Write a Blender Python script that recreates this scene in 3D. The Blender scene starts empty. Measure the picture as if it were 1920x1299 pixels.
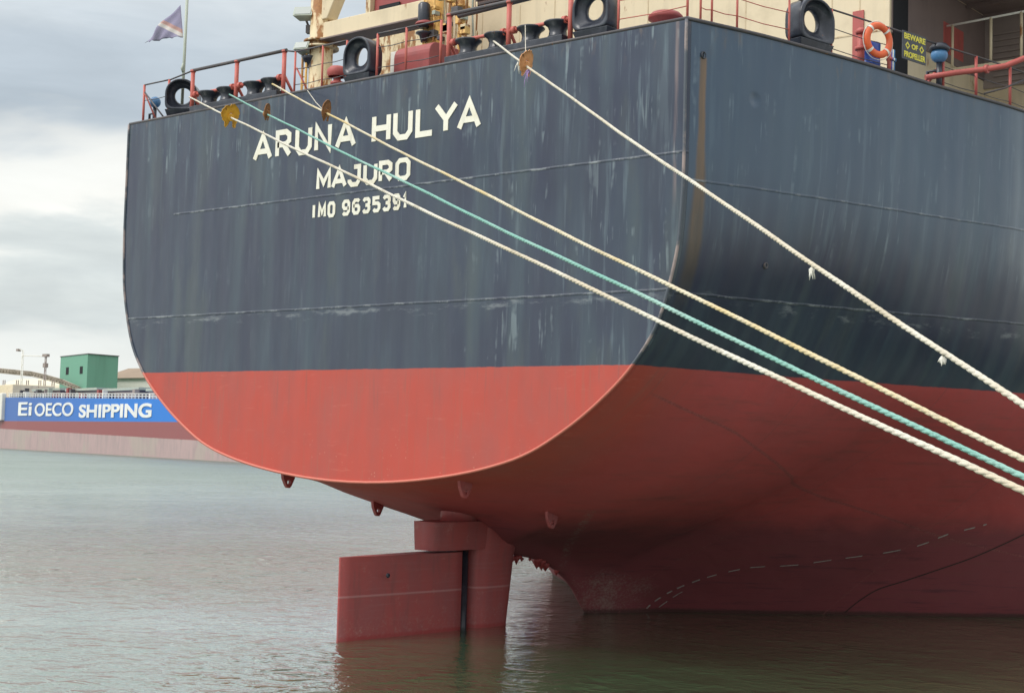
import bpy, bmesh, math, random
from mathutils import Vector, Matrix
from mathutils.bvhtree import BVHTree
random.seed(7)
scene = bpy.context.scene
COL = scene.collection
PI = math.pi

# ------------------------------------------------------------------ camera
CAM = Vector((33.15790166, -32.52815115, 6.09273069))
RX = Vector((0.77202779, 0.63503056, 0.02663224))      # camera right
RD = Vector((-0.02143891, 0.06789607, -0.99746203))    # camera down
RF = Vector((-0.6352271, 0.76949744, 0.06603202))      # camera forward
cd = bpy.data.cameras.new('camera'); cam = bpy.data.objects.new('camera', cd); COL.objects.link(cam)
m = Matrix.Identity(4)
for i in range(3):
    m[i][0] = RX[i]; m[i][1] = -RD[i]; m[i][2] = -RF[i]; m[i][3] = CAM[i]
cam.matrix_world = m
cd.sensor_width = 36; cd.lens = 36 * 2800 / 1920; cd.clip_end = 20000; cd.clip_start = 0.1
scene.camera = cam

def at(px, py, ax, val):
    """point where the sight line of a photo pixel meets the plane axis = val"""
    d = RX * (px - 960) + RD * (py - 649.5) + RF * 2800
    return CAM + d * ((val - CAM[ax]) / d[ax])

# ------------------------------------------------------------------ light
SUN_EL, SUN_AZ = math.radians(48), math.radians(-118)   # azimuth of the sun, measured from +X
sd = Vector((math.cos(SUN_EL) * math.cos(SUN_AZ), math.cos(SUN_EL) * math.sin(SUN_AZ), math.sin(SUN_EL)))
ld = bpy.data.lights.new('sun', 'SUN'); ld.energy = 1.5; ld.angle = math.radians(22); ld.color = (1, .95, .88)
lo = bpy.data.objects.new('sun', ld); COL.objects.link(lo)
lo.rotation_euler = (-sd).to_track_quat('-Z', 'Y').to_euler()

class NT:
    """tiny node-tree helper"""
    def __init__(s, nt): s.t = nt; s.n = nt.nodes; s.l = nt.links
    def new(s, typ, **kw):
        n = s.n.new(typ)
        for k, v in kw.items(): setattr(n, k, v)
        return n
    def inp(s, node, key, v):
        if isinstance(v, bpy.types.NodeSocket): s.l.new(v, node.inputs[key])
        elif v is not None: node.inputs[key].default_value = v
    def math(s, op, a, b=None, c=None, clamp=False):
        n = s.new('ShaderNodeMath', operation=op, use_clamp=clamp)
        s.inp(n, 0, a)
        if b is not None: s.inp(n, 1, b)
        if c is not None: s.inp(n, 2, c)
        return n.outputs[0]
    def vmul(s, v, sc):
        n = s.new('ShaderNodeVectorMath', operation='MULTIPLY'); s.inp(n, 0, v); n.inputs[1].default_value = sc
        return n.outputs[0]
    def noise(s, v, scale=1, detail=4, rough=.55, dist=0):
        n = s.new('ShaderNodeTexNoise'); s.inp(n, 'Vector', v)
        n.inputs['Scale'].default_value = scale; n.inputs['Detail'].default_value = detail
        n.inputs['Roughness'].default_value = rough; n.inputs['Distortion'].default_value = dist
        return n.outputs['Fac']
    def ramp(s, f, stops, interp='LINEAR'):
        n = s.new('ShaderNodeValToRGB'); s.inp(n, 0, f); cr = n.color_ramp; cr.interpolation = interp
        while len(cr.elements) > 1: cr.elements.remove(cr.elements[-1])
        for i, (p, c) in enumerate(stops):
            e = cr.elements[0] if i == 0 else cr.elements.new(p)
            e.position = p; e.color = (c, c, c, 1) if isinstance(c, (int, float)) else (*c, 1)
        return n.outputs[0]
    def step(s, f, lo, hi):
        n = s.new('ShaderNodeMapRange'); s.inp(n, 0, f); n.inputs[1].default_value = lo; n.inputs[2].default_value = hi
        n.interpolation_type = 'SMOOTHSTEP'
        return n.outputs[0]
    def mix(s, f, a, b):
        n = s.new('ShaderNodeMix', data_type='RGBA'); s.inp(n, 0, f)
        for k, v in ((6, a), (7, b)):
            if isinstance(v, tuple): n.inputs[k].default_value = (*v, 1)
            else: s.l.new(v, n.inputs[k])
        return n.outputs[2]

W = bpy.data.worlds.new('World'); scene.world = W; W.use_nodes = True
t = NT(W.node_tree); t.n.clear()
sky = t.new('ShaderNodeTexSky', sky_type='NISHITA'); sky.sun_disc = False
sky.sun_elevation = SUN_EL; sky.sun_rotation = math.radians(90) - SUN_AZ
bg1 = t.new('ShaderNodeBackground'); t.l.new(sky.outputs[0], bg1.inputs[0]); bg1.inputs[1].default_value = .1
tc = t.new('ShaderNodeTexCoord').outputs['Generated']
sep = t.new('ShaderNodeSeparateXYZ'); t.l.new(tc, sep.inputs[0])
el = sep.outputs[2]
n1 = t.noise(t.vmul(tc, (1, 1, 3.2)), 3.4, 5, .52, .35)
n2 = t.noise(t.vmul(tc, (1, 1, 4.5)), 9.0, 5, .55, .3)
warp = t.math('ADD', t.math('MULTIPLY', t.math('SUBTRACT', n1, .5), .20), t.math('MULTIPLY', t.math('SUBTRACT', n2, .5), .05))
# bands of the overcast by elevation (sine), their edges torn by the noise
f = t.math('ADD', el, warp)
rawband = t.ramp(f, [(0.0, (.90, .91, .87)), (.035, (.88, .90, .87)), (.065, (.82, .85, .83)), (.082, (.66, .71, .71)), (.10, (.72, .77, .76)), (.118, (.95, .95, .90)),
                   (.155, (.92, .93, .89)), (.19, (.48, .55, .61)), (.24, (.54, .61, .67)), (.285, (.66, .72, .76)), (.37, (.94, .97, .97)), (.6, (.92, .95, .97)), (1, (.95, .97, 1.0))])
# brighter on the side the sun is
dot = t.new('ShaderNodeVectorMath', operation='DOT_PRODUCT'); t.l.new(tc, dot.inputs[0]); dot.inputs[1].default_value = sd
br = t.math('ADD', .98, t.math('MULTIPLY', t.math('POWER', t.math('MAXIMUM', dot.outputs['Value'], 0), 2.0), .9))
vari = t.math('ADD', .86, t.math('MULTIPLY', n2, .28))
sc = t.new('ShaderNodeVectorMath', operation='SCALE'); t.l.new(rawband, sc.inputs[0]); t.l.new(t.math('MULTIPLY', br, vari), sc.inputs['Scale'])
bg2 = t.new('ShaderNodeBackground'); t.l.new(sc.outputs[0], bg2.inputs[0]); bg2.inputs[1].default_value = 1.0
mx = t.new('ShaderNodeMixShader'); mx.inputs[0].default_value = .93
t.l.new(bg1.outputs[0], mx.inputs[1]); t.l.new(bg2.outputs[0], mx.inputs[2])
wo = t.new('ShaderNodeOutputWorld'); t.l.new(mx.outputs[0], wo.inputs[0])
scene.view_settings.view_transform = 'Standard'; scene.view_settings.look = 'None'
scene.view_settings.exposure = 0.12; scene.view_settings.gamma = 1

# ------------------------------------------------------------------ materials
def material(name):
    mt = bpy.data.materials.new(name); mt.use_nodes = True
    t = NT(mt.node_tree); b = t.n['Principled BSDF']
    return mt, t, b
def objco(t): return t.new('ShaderNodeTexCoord').outputs['Object']
def bump(t, b, h, strength=.3, dist=.02):
    n = t.new('ShaderNodeBump'); n.inputs['Strength'].default_value = strength; n.inputs['Distance'].default_value = dist
    t.l.new(h, n.inputs['Height']); t.l.new(n.outputs[0], b.inputs['Normal'])

def paint(name, col, rough=.5, dirt=(.12, .08, .05), amount=.35, rust=0.0, scale=2.0, metal=0):
    """weathered paint: dull patches, streaks that run down, rust spots"""
    mt, t, b = material(name); co = objco(t)
    a = t.noise(co, scale, 5, .6); s = t.noise(t.vmul(co, (scale * 2.2, scale * 2.2, scale * .25)), 1, 4, .6)
    c = t.mix(t.math('MULTIPLY', t.step(a, .45, .75), amount), col, dirt)
    c = t.mix(t.math('MULTIPLY', t.step(s, .5, .75), amount * .9), c, tuple(x * .62 for x in col))
    if rust:
        r = t.noise(t.vmul(co, (1, 1, .35)), scale * 1.7, 6, .65)
        r2 = t.noise(co, scale * 9, 3, .6)
        rc = t.mix(r2, (.16, .055, .015), (.42, .19, .05))
        c = t.mix(t.step(r, .66 - rust * .3, .74 - rust * .3), c, rc)
    t.l.new(c, b.inputs['Base Color']); b.inputs['Roughness'].default_value = rough; b.inputs['Metallic'].default_value = metal
    bump(t, b, t.noise(co, scale * 6, 4), .25, .01)
    return mt

CREAM = paint('cream_paint', (.74, .62, .42), .5, (.45, .36, .22), .35, .12, .9)
CREAM_RUSTY = paint('rusty_cream_paint', (.72, .60, .38), .55, (.42, .25, .08), .5, .62, 1.4)
YELLOW_RUSTY = paint('rusty_yellow_paint', (.80, .50, .16), .55, (.55, .28, .07), .5, .4, 1.6)
REDP = paint('faded_red_paint', (.46, .10, .085), .5, (.22, .07, .06), .4, .12, 2.2)
REDB = paint('red_rail_paint', (.55, .13, .10), .5, (.25, .08, .06), .35, .15, 3)
MAROON = paint('maroon_paint', (.33, .065, .06), .5, (.16, .05, .05), .4, .05, 2)
DARKRAIL = paint('worn_dark_steel', (.075, .07, .075), .45, (.15, .10, .08), .4, .1, 3)
BLACKP = paint('black_paint', (.026, .030, .042), .3, (.11, .12, .15), .45, .02, 2.5)
GREYBOX = paint('pale_grey_green_paint', (.42, .46, .38), .5, (.3, .3, .24), .4, .1, 3)
BROWN = paint('brown_underside_paint', (.22, .165, .15), .6, (.13, .09, .08), .5, .1, .6)
SLATE = paint('grey_brown_louvre_paint', (.34, .28, .25), .6, (.2, .15, .13), .5, .05, .7)
BLUEP = paint('blue_plastic', (.035, .10, .42), .35, (.1, .12, .2), .2, 0, 3)
LTBLUE = paint('light_blue_paint', (.08, .22, .42), .35, (.1, .12, .2), .3, 0, 3)
ORANGE = paint('orange_buoy_shell', (.78, .13, .035), .4, (.5, .2, .12), .3, 0, 4)
WHITEP = paint('off_white_paint', (.78, .76, .68), .5, (.55, .48, .38), .35, .06, 3)
LETTER = paint('letter_paint', (.86, .83, .70), .5, (.66, .55, .34), .4, .0, 1.6)
GUARD_Y = paint('yellow_rat_guard_paint', (.72, .38, .03), .5, (.45, .2, .02), .5, .15, 5)
GUARD_O = paint('orange_rat_guard_paint', (.74, .36, .15), .5, (.5, .2, .05), .5, .25, 5)
GUARD_R = paint('rusty_rat_guard_paint', (.34, .16, .06), .7, (.2, .08, .03), .6, .5, 6)
SIGNK = paint('sign_board_paint', (.06, .065, .075), .5, (.12, .12, .12), .3, 0, 4)
SIGNY = paint('sign_yellow_paint', (.78, .70, .08), .5, (.6, .5, .1), .3, 0, 6)
DARKGAP, tt, bb = material('dark_opening'); bb.inputs['Base Color'].default_value = (.008, .009, .012, 1); bb.inputs['Roughness'].default_value = .8

BOOT_Z, DECK_Z = 8.3, 17.36
def hull_material():
    mt, t, b = material('ship_hull_paint'); co = objco(t)
    sp = t.new('ShaderNodeSeparateXYZ'); t.l.new(co, sp.inputs[0]); x, y, z = sp.outputs
    big = t.noise(co, .22, 4, .55)
    navy = t.mix(t.step(big, .35, .7), (.018, .025, .056), (.026, .042, .074))
    side_ = t.step(y, .10, .12)
    uu = t.math('ADD', t.math('MULTIPLY', x, t.math('SUBTRACT', 1, side_)), t.math('MULTIPLY', t.math('ADD', y, 41.3), side_))
    cmb = t.new('ShaderNodeCombineXYZ'); t.l.new(uu, cmb.inputs[0]); t.l.new(z, cmb.inputs[2]); flat = cmb.outputs[0]
    # run-down streaks, pale, in several widths; sparse patches decide where they are dense
    patch = t.noise(t.vmul(flat, (1, 1, .45)), .35, 3, .5)
    st1 = t.noise(t.vmul(flat, (3.4, 3.4, .30)), 1, 3, .55)
    st2 = t.noise(t.vmul(flat, (6.0, 6.0, .48)), 1, 2, .5)
    st3 = t.noise(t.vmul(flat, (1.3, 1.3, .10)), 1, 3, .5)
    up_ = t.math('MAXIMUM', t.math('SUBTRACT', 1, side_), t.step(z, 10.8, 13.2))
    k1 = t.math('MULTIPLY', t.math('MULTIPLY', t.step(st1, .52, .68), t.step(patch, .34, .56)), up_)
    tdens = t.math('ADD', .12, t.math('MULTIPLY', t.math('MAXIMUM', t.step(z, 13.2, 16.8), t.step(x, 2.5, 8.0)), .75))
    tdens = t.math('MAXIMUM', tdens, side_)
    k1 = t.math('MULTIPLY', k1, tdens)
    k2 = t.math('MULTIPLY', t.math('MULTIPLY', t.step(st2, .55, .66), t.step(t.noise(flat, .9, 3, .6), .50, .62)), t.math('MULTIPLY', up_, tdens))
    navy = t.mix(t.math('MULTIPLY', t.step(st3, .40, .66), .50), navy, (.052, .085, .105))
    navy = t.mix(t.math('MULTIPLY', k1, .55), navy, (.15, .21, .24))
    navy = t.mix(t.math('MULTIPLY', k2, .60), navy, (.27, .34, .36))
    st4 = t.noise(t.vmul(flat, (.7, .7, .16)), 1, 5, .6)
    navy = t.mix(t.math('MULTIPLY', t.step(st4, .50, .66), .45), navy, (.060, .080, .080))
    navy = t.mix(t.math('MULTIPLY', t.step(st4, .52, .38), .5), navy, (.022, .030, .055))
    wash = t.math('MULTIPLY', t.step(y, 11.5, 15.5), t.math('MULTIPLY', t.step(t.math('ADD', z, t.math('MULTIPLY', st4, 2)), 12.5, 14.0), t.step(st4, .3, .6)))
    navy = t.mix(t.math('MULTIPLY', wash, .55), navy, (.22, .24, .23))
    sky_sheen = t.math('MULTIPLY', side_, t.step(t.math('ADD', z, t.math('MULTIPLY', st3, 1.6)), 11.8, 14.6))
    navy = t.mix(t.math('MULTIPLY', sky_sheen, .6), navy, (.066, .118, .180))  # sky sheen of the upper side, mixed into the paint colour
    # chalky scuffs by the lower seam
    sc1 = t.math('MULTIPLY', t.noise(t.vmul(co, (.8, .8, 3)), 1.2, 6, .7), t.math('SUBTRACT', 1, t.math('MULTIPLY', t.math('ABSOLUTE', t.math('SUBTRACT', z, 10.1)), .8), clamp=True))
    navy = t.mix(t.math('MULTIPLY', t.step(sc1, .48, .66), .45), navy, (.3, .33, .34))
    # brown-green grime run below the deck drain at the starboard corner
    gw = t.math('ADD', .5, t.math('MULTIPLY', t.math('SUBTRACT', 17, z), .05))
    wob = t.math('MULTIPLY', t.math('SUBTRACT', t.noise(t.vmul(co, (0, 0, 1)), .7, 3), .5), .16)
    gy = t.math('ABSOLUTE', t.math('SUBTRACT', t.math('ADD', y, wob), .52))
    wd = t.math('ADD', .10, t.math('MULTIPLY', t.step(t.math('SUBTRACT', 17, z), 2.0, 5.5), .12))
    gm = t.math('MULTIPLY', t.math('SUBTRACT', 1, t.step(t.math('DIVIDE', gy, wd), .6, 1.5)), t.step(x, 9.0, 9.1))
    gm = t.math('MULTIPLY', gm, t.math('MULTIPLY', t.step(z, 9.2, 11.5), t.math('SUBTRACT', 1, t.step(z, 16.40, 16.48))))
    gn = t.math('MULTIPLY', t.noise(t.vmul(co, (6, 6, .5)), 1, 4), t.step(z, 9.5, 15.0))
    navy = t.mix(t.math('MULTIPLY', gm, .88), navy, t.mix(gn, (.040, .036, .026), (.30, .17, .07)))
    # pinkish worn edge by the transom corner
    pe = t.math('MULTIPLY', t.math('SUBTRACT', 1, t.step(t.math('ABSOLUTE', t.math('SUBTRACT', x, 11.72)), .02, .09)), t.math('MULTIPLY', t.step(z, 12.2, 13.4), t.step(st1, .35, .6)))
    pe = t.math('MULTIPLY', pe, t.math('SUBTRACT', 1, t.step(y, .05, .12)))
    navy = t.mix(t.math('MULTIPLY', pe, .6), navy, (.24, .17, .16))
    # rub of rust along the deck edge
    tr = t.math('MULTIPLY', t.step(z, 16.2, 17.4), t.step(t.noise(t.vmul(co, (3, 3, .9)), 1, 5, .65), .55, .72))
    navy = t.mix(t.math('MULTIPLY', tr, .5), navy, (.16, .12, .09))
    gno_ = t.noise(co, 12, 5, .7)
    # boot-top red
    redn = t.noise(t.vmul(co, (1, 1, .5)), .6, 5, .6); reds = t.noise(t.vmul(flat, (6, 6, .35)), 1, 4, .6)
    red = t.mix(t.step(redn, .35, .7), (.50, .074, .050), (.42, .085, .066))
    red = t.mix(t.math('MULTIPLY', t.step(reds, .52, .75), .42), red, (.33, .12, .085))
    spk = t.new('ShaderNodeTexVoronoi'); t.l.new(co, spk.inputs['Vector']); spk.inputs['Scale'].default_value = 6.5
    low = t.math('SUBTRACT', 1, t.step(z, 5.3, 6.9))
    dots = t.math('MULTIPLY', t.math('SUBTRACT', 1, t.step(spk.outputs['Distance'], .10, .20)), t.math('MULTIPLY', low, t.step(t.noise(co, 1.1, 3), .48, .62)))
    red = t.mix(t.math('MULTIPLY', dots, .45), red, (.62, .30, .22))
    scr = t.noise(t.vmul(co, (.9, .9, 7)), 1, 6, .75)
    red = t.mix(t.math('MULTIPLY', t.step(scr, .58, .72), .30), red, (.60, .22, .16))
    red = t.mix(t.math('MULTIPLY', t.math('MULTIPLY', t.step(st2, .58, .7), t.step(z, 6.2, 8.4)), .35), red, (.22, .10, .08))
    red = t.mix(t.math('MULTIPLY', t.step(y, .3, 3.5), .6), red, (.48, .078, .088))
    # immersed zone: darker, fouled below the old waterline
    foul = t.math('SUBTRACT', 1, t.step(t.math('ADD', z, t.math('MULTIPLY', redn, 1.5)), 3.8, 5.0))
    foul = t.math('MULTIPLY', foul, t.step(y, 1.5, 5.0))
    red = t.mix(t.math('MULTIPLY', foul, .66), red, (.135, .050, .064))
    hz = t.noise(t.vmul(co, (.35, .35, 5)), 1, 6, .7)
    red = t.mix(t.math('MULTIPLY', t.math('MULTIPLY', t.step(hz, .5, .68), t.step(y, 1.5, 4)), .35), red, (.22, .075, .065))
    red = t.mix(t.math('MULTIPLY', t.math('MULTIPLY', t.step(hz, .46, .30), foul), .5), red, (.07, .035, .045))
    sg = t.math('ABSOLUTE', t.math('SUBTRACT', x, t.math('SUBTRACT', 5.19, t.math('MULTIPLY', t.math('SUBTRACT', y, 5.46), .968))))
    sgm = t.math('MULTIPLY', t.math('SUBTRACT', 1, t.step(sg, .08, .30)), t.math('MULTIPLY', t.step(t.noise(co, 5, 5, .8), .48, .6), t.math('MULTIPLY', t.math('MULTIPLY', t.step(y, 5.3, 5.6), t.math('SUBTRACT', 1, t.step(y, 10, 10.8))), t.math('SUBTRACT', 1, t.step(z, 4.6, 4.9)))))
    red = t.mix(t.math('MULTIPLY', sgm, .6), red, (.34, .24, .21))
    wl = t.math('SUBTRACT', 1, t.step(t.math('ADD', z, t.math('MULTIPLY', gno_, .18)), .16, .30))
    red = t.mix(t.math('MULTIPLY', wl, .7), red, (.045, .035, .028))
    ps = t.math('SUBTRACT', 1, t.step(t.math('ABSOLUTE', t.math('SUBTRACT', t.math('ADD', z, t.math('MULTIPLY', hz, .04)), t.math('SUBTRACT', 7.95, t.math('MULTIPLY', y, .235)))), .015, .05))
    pb = t.math('SUBTRACT', 1, t.step(t.math('ABSOLUTE', t.math('SUBTRACT', t.math('FRACT', t.math('DIVIDE', t.math('ADD', y, 1.9), 6.1)), .5)), .002, .008))
    psm = t.math('MULTIPLY', t.math('MAXIMUM', ps, t.math('MULTIPLY', pb, .7)), t.step(y, 1.0, 2.0))
    red = t.mix(t.math('MULTIPLY', psm, .5), red, t.mix(t.step(gno_, .45, .6), (.20, .055, .055), (.36, .13, .12)))
    # dried growth round the stern frame
    gr = t.new('ShaderNodeVectorMath', operation='DISTANCE'); t.l.new(t.vmul(co, (.75, .5, 1)), gr.inputs[0]); gr.inputs[1].default_value = (.5, 6.5, .9)
    gfall = t.math('SUBTRACT', 1, t.step(gr.outputs['Value'], .2, 2.6)); gno = t.noise(co, 11, 7, .85)
    red = t.mix(t.math('MULTIPLY', t.step(t.math('ADD', t.math('ADD', t.math('MULTIPLY', gfall, .42), t.math('MULTIPLY', t.noise(co, 1.3, 4, .7), .5)), t.math('MULTIPLY', gno, .9)), 1.02, 1.32), .8), red, (.36, .27, .23))
    above = t.step(t.math('ADD', z, t.math('MULTIPLY', t.noise(co, 1.4, 4, .7), .07)), BOOT_Z + .025, BOOT_Z + .055)
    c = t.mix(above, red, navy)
    # weld seams
    sw = t.noise(co, 1.3, 4, .6)
    seamh = None
    onT = t.math('LESS_THAN', y, .12)
    for zz, x0 in ((13.85, -9.2), (10.26, -12)):
        d = t.math('ABSOLUTE', t.math('SUBTRACT', t.math('ADD', z, t.math('MULTIPLY', t.math('SUBTRACT', sw, .5), .05)), zz))
        s_ = t.math('MULTIPLY', t.math('MULTIPLY', t.math('SUBTRACT', 1, t.step(d, .012, .045)), onT), t.math('GREATER_THAN', x, x0))
        seamh = s_ if seamh is None else t.math('MAXIMUM', seamh, s_)
    onS = t.math('GREATER_THAN', y, .2)
    for zz, k in (SEAM_A, SEAM_B):
        d = t.math('ABSOLUTE', t.math('SUBTRACT', t.math('ADD', z, t.math('MULTIPLY', t.math('SUBTRACT', sw, .5), .06)), t.math('ADD', zz, t.math('MULTIPLY', y, k))))
        seamh = t.math('MAXIMUM', seamh, t.math('MULTIPLY', t.math('SUBTRACT', 1, t.step(d, .012, .045)), onS))
    sn = t.noise(t.vmul(co, (1.5, 1.5, 1.5)), 1, 5, .7)
    c = t.mix(t.math('MULTIPLY', seamh, t.step(sn, .48, .66)), c, (.26, .29, .30))
    c = t.mix(t.math('MULTIPLY', seamh, .25), c, (.03, .035, .045))
    t.l.new(c, b.inputs['Base Color'])
    t.l.new(t.math('SUBTRACT', t.math('ADD', .55, t.math('MULTIPLY', st3, .2)), t.math('MULTIPLY', above, .33)), b.inputs['Roughness'])
    t.l.new(t.math('MULTIPLY', above, .3), b.inputs['Coat Weight']); b.inputs['Coat Roughness'].default_value = .2
    b.inputs['Specular IOR Level'].default_value = .5
    # plating: gentle hollows between frames
    fr = t.math('ADD', t.noise(t.vmul(co, (.9, .55, .35)), 1, 2, .5), t.math('MULTIPLY', seamh, .25))
    frm = t.math('MULTIPLY', t.math('SINE', t.math('MULTIPLY', uu, 7.9)), t.math('MULTIPLY', t.step(z, 6, 9), .09))
    dn = t.new('ShaderNodeVectorMath', operation='DISTANCE'); t.l.new(co, dn.inputs[0]); dn.inputs[1].default_value = (12.75, 2.3, 15.6)
    dent = t.math('MULTIPLY', t.math('SUBTRACT', 1, t.step(dn.outputs['Value'], .02, .26)), -.8)
    bump(t, b, t.math('ADD', t.math('ADD', fr, t.math('ADD', frm, dent)), t.math('MULTIPLY', gno, .03)), .7, .09)
    return mt
SEAM_A, SEAM_B = (13.14, .025), (10.2, .02)
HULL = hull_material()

def rudder_material():
    mt, t, b = material('rudder_paint'); co = objco(t)
    sp = t.new('ShaderNodeSeparateXYZ'); t.l.new(co, sp.inputs[0]); x, y, z = sp.outputs
    n = t.noise(t.vmul(co, (1.2, 1.2, .6)), 1, 5, .6); st = t.noise(t.vmul(co, (.6, .6, 9)), 1, 4, .6)
    c = t.mix(t.step(n, .35, .7), (.40, .075, .07), (.33, .085, .085))
    c = t.mix(t.math('MULTIPLY', t.step(st, .5, .75), .25), c, (.40, .17, .16))
    vs_ = t.noise(t.vmul(co, (3, 3, .4)), 1, 5, .7)
    c = t.mix(t.math('MULTIPLY', t.step(vs_, .52, .68), .45), c, (.22, .075, .07)); c = t.mix(t.math('MULTIPLY', t.step(t.noise(co, 2.2, 6, .75), .58, .68), .4), c, (.46, .22, .19))
    d = t.math('ABSOLUTE', t.math('SUBTRACT', z, 1.33))
    sm = t.math('SUBTRACT', 1, t.step(d, .012, .05))
    c = t.mix(t.math('MULTIPLY', sm, .55), c, (.52, .26, .25))
    sc = t.noise(co, 9, 6, .75)
    lowm = t.math('SUBTRACT', 1, t.step(z, .25, 1.1))
    c = t.mix(t.math('MULTIPLY', t.math('MULTIPLY', t.step(sc, .5, .7), lowm), .45), c, (.42, .25, .2))
    wet = t.math('SUBTRACT', 1, t.step(t.math('ADD', z, t.math('MULTIPLY', sc, .1)), .12, .22))
    c = t.mix(t.math('MULTIPLY', wet, .55), c, (.34, .03, .03))
    t.l.new(c, b.inputs['Base Color']); b.inputs['Roughness'].default_value = .5
    bump(t, b, t.math('ADD', n, t.math('MULTIPLY', sm, .4)), .4, .03)
    return mt
RUDDER = rudder_material()

def rope_material(name, col, tint):
    mt, t, b = material(name); co = objco(t)
    n = t.noise(co, .55, 3, .6); n2 = t.noise(co, 22, 4, .7)
    c = t.mix(t.step(n, .42, .68), col, tint); c = t.mix(t.math('MULTIPLY', t.step(t.noise(co, 1.6, 5, .7), .52, .68), .5), c, tuple(v * .62 for v in tint)); c = t.mix(t.math('MULTIPLY', t.step(n2, .42, .7), .6), c, tuple(v * .55 for v in col))
    t.l.new(c, b.inputs['Base Color']); b.inputs['Roughness'].default_value = .85
    bump(t, b, n2, .5, .01)
    return mt
ROPE_W = rope_material('weathered_white_rope', (.70, .66, .56), (.60, .52, .38))
ROPE_C = rope_material('yellowed_rope', (.68, .61, .46), (.66, .50, .22))
ROPE_G = rope_material('green_rope', (.22, .46, .39), (.34, .52, .46))

# ------------------------------------------------------------------ mesh helpers
def link(name, me, mat=None, parent=None, smooth=False, loc=None):
    o = bpy.data.objects.new(name, me); COL.objects.link(o)
    if mat: me.materials.append(mat)
    if smooth:
        for p in me.polygons: p.use_smooth = True
    if parent: o.parent = parent
    if loc: o.location = loc
    return o
def tag(o, label=None, cat=None, group=None, kind=None):
    for k, v in (('label', label), ('category', cat), ('group', group), ('kind', kind)):
        if v: o[k] = v
    return o
def empty(name, loc=(0, 0, 0), rz=0, parent=None):
    o = bpy.data.objects.new(name, None); COL.objects.link(o); o.location = loc; o.rotation_euler = (0, 0, rz)
    if parent: o.parent = parent
    return o
class MB:
    def __init__(s): s.v = []; s.f = []; s.sm = []
    def add(s, vs, fs, smooth=False):
        k = len(s.v); s.v += [tuple(p) for p in vs]; s.f += [tuple(i + k for i in f) for f in fs]; s.sm += [smooth] * len(fs); return s
    def box(s, a, b, rz=0, piv=None):
        x0, y0, z0 = a; x1, y1, z1 = b
        vs = [(x0, y0, z0), (x1, y0, z0), (x1, y1, z0), (x0, y1, z0), (x0, y0, z1), (x1, y0, z1), (x1, y1, z1), (x0, y1, z1)]
        if rz:
            px, py = piv or ((x0 + x1) / 2, (y0 + y1) / 2); c, q = math.cos(rz), math.sin(rz)
            vs = [(px + (x - px) * c - (y - py) * q, py + (x - px) * q + (y - py) * c, z) for x, y, z in vs]
        return s.add(vs, [(0, 3, 2, 1), (4, 5, 6, 7), (0, 1, 5, 4), (1, 2, 6, 5), (2, 3, 7, 6), (3, 0, 4, 7)])
    def tube(s, pts, r, n=10, caps=True):
        pts = [Vector(p) for p in pts]; rs = r if isinstance(r, (list, tuple)) else [r] * len(pts)
        rings = []; ref = None
        for i, p in enumerate(pts):
            d = (pts[min(i + 1, len(pts) - 1)] - pts[max(i - 1, 0)]).normalized()
            if ref is None: ref = Vector((0, 0, 1)) if abs(d.z) < .9 else Vector((1, 0, 0))
            u = (ref - d * ref.dot(d)).normalized(); ref = u; w = d.cross(u)
            rings.append([p + (u * math.cos(a) + w * math.sin(a)) * rs[i] for a in [2 * PI * j / n for j in range(n)]])
        vs = [q for r_ in rings for q in r_]
        fs = [(i * n + j, i * n + (j + 1) % n, (i + 1) * n + (j + 1) % n, (i + 1) * n + j) for i in range(len(pts) - 1) for j in range(n)]
        s.add(vs, fs, True)
        if caps: k = len(s.v) - len(vs); s.f += [tuple(k + j for j in reversed(range(n))), tuple(k + (len(pts) - 1) * n + j for j in range(n))]; s.sm += [False] * 2
        return s
    def lathe(s, prof, c=(0, 0, 0), n=24, axis='z', caps=True):
        vs = []
        for r, h in prof:
            for j in range(n):
                a = 2 * PI * j / n; p, q = r * math.cos(a), r * math.sin(a)
                vs.append((c[0] + p, c[1] + q, c[2] + h) if axis == 'z' else ((c[0] + p, c[1] + h, c[2] + q) if axis == 'y' else (c[0] + h, c[1] + p, c[2] + q)))
        fs = [(i * n + j, i * n + (j + 1) % n, (i + 1) * n + (j + 1) % n, (i + 1) * n + j) for i in range(len(prof) - 1) for j in range(n)]
        s.add(vs, fs, True)
        if caps: k = len(s.v) - len(vs); s.f += [tuple(k + j for j in reversed(range(n))), tuple(k + (len(prof) - 1) * n + j for j in range(n))]; s.sm += [False] * 2
        return s
    def build(s, name, mat, parent=None, bevel=0, loc=None):
        me = bpy.data.meshes.new(name); me.from_pydata(s.v, [], s.f); me.update()
        for p, q in zip(me.polygons, s.sm): p.use_smooth = q
        o = link(name, me, mat, parent, False, loc)
        if bevel:
            b = o.modifiers.new('bevel', 'BEVEL'); b.width = bevel; b.segments = 2; b.limit_method = 'ANGLE'; b.angle_limit = math.radians(50)
        return o
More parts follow.
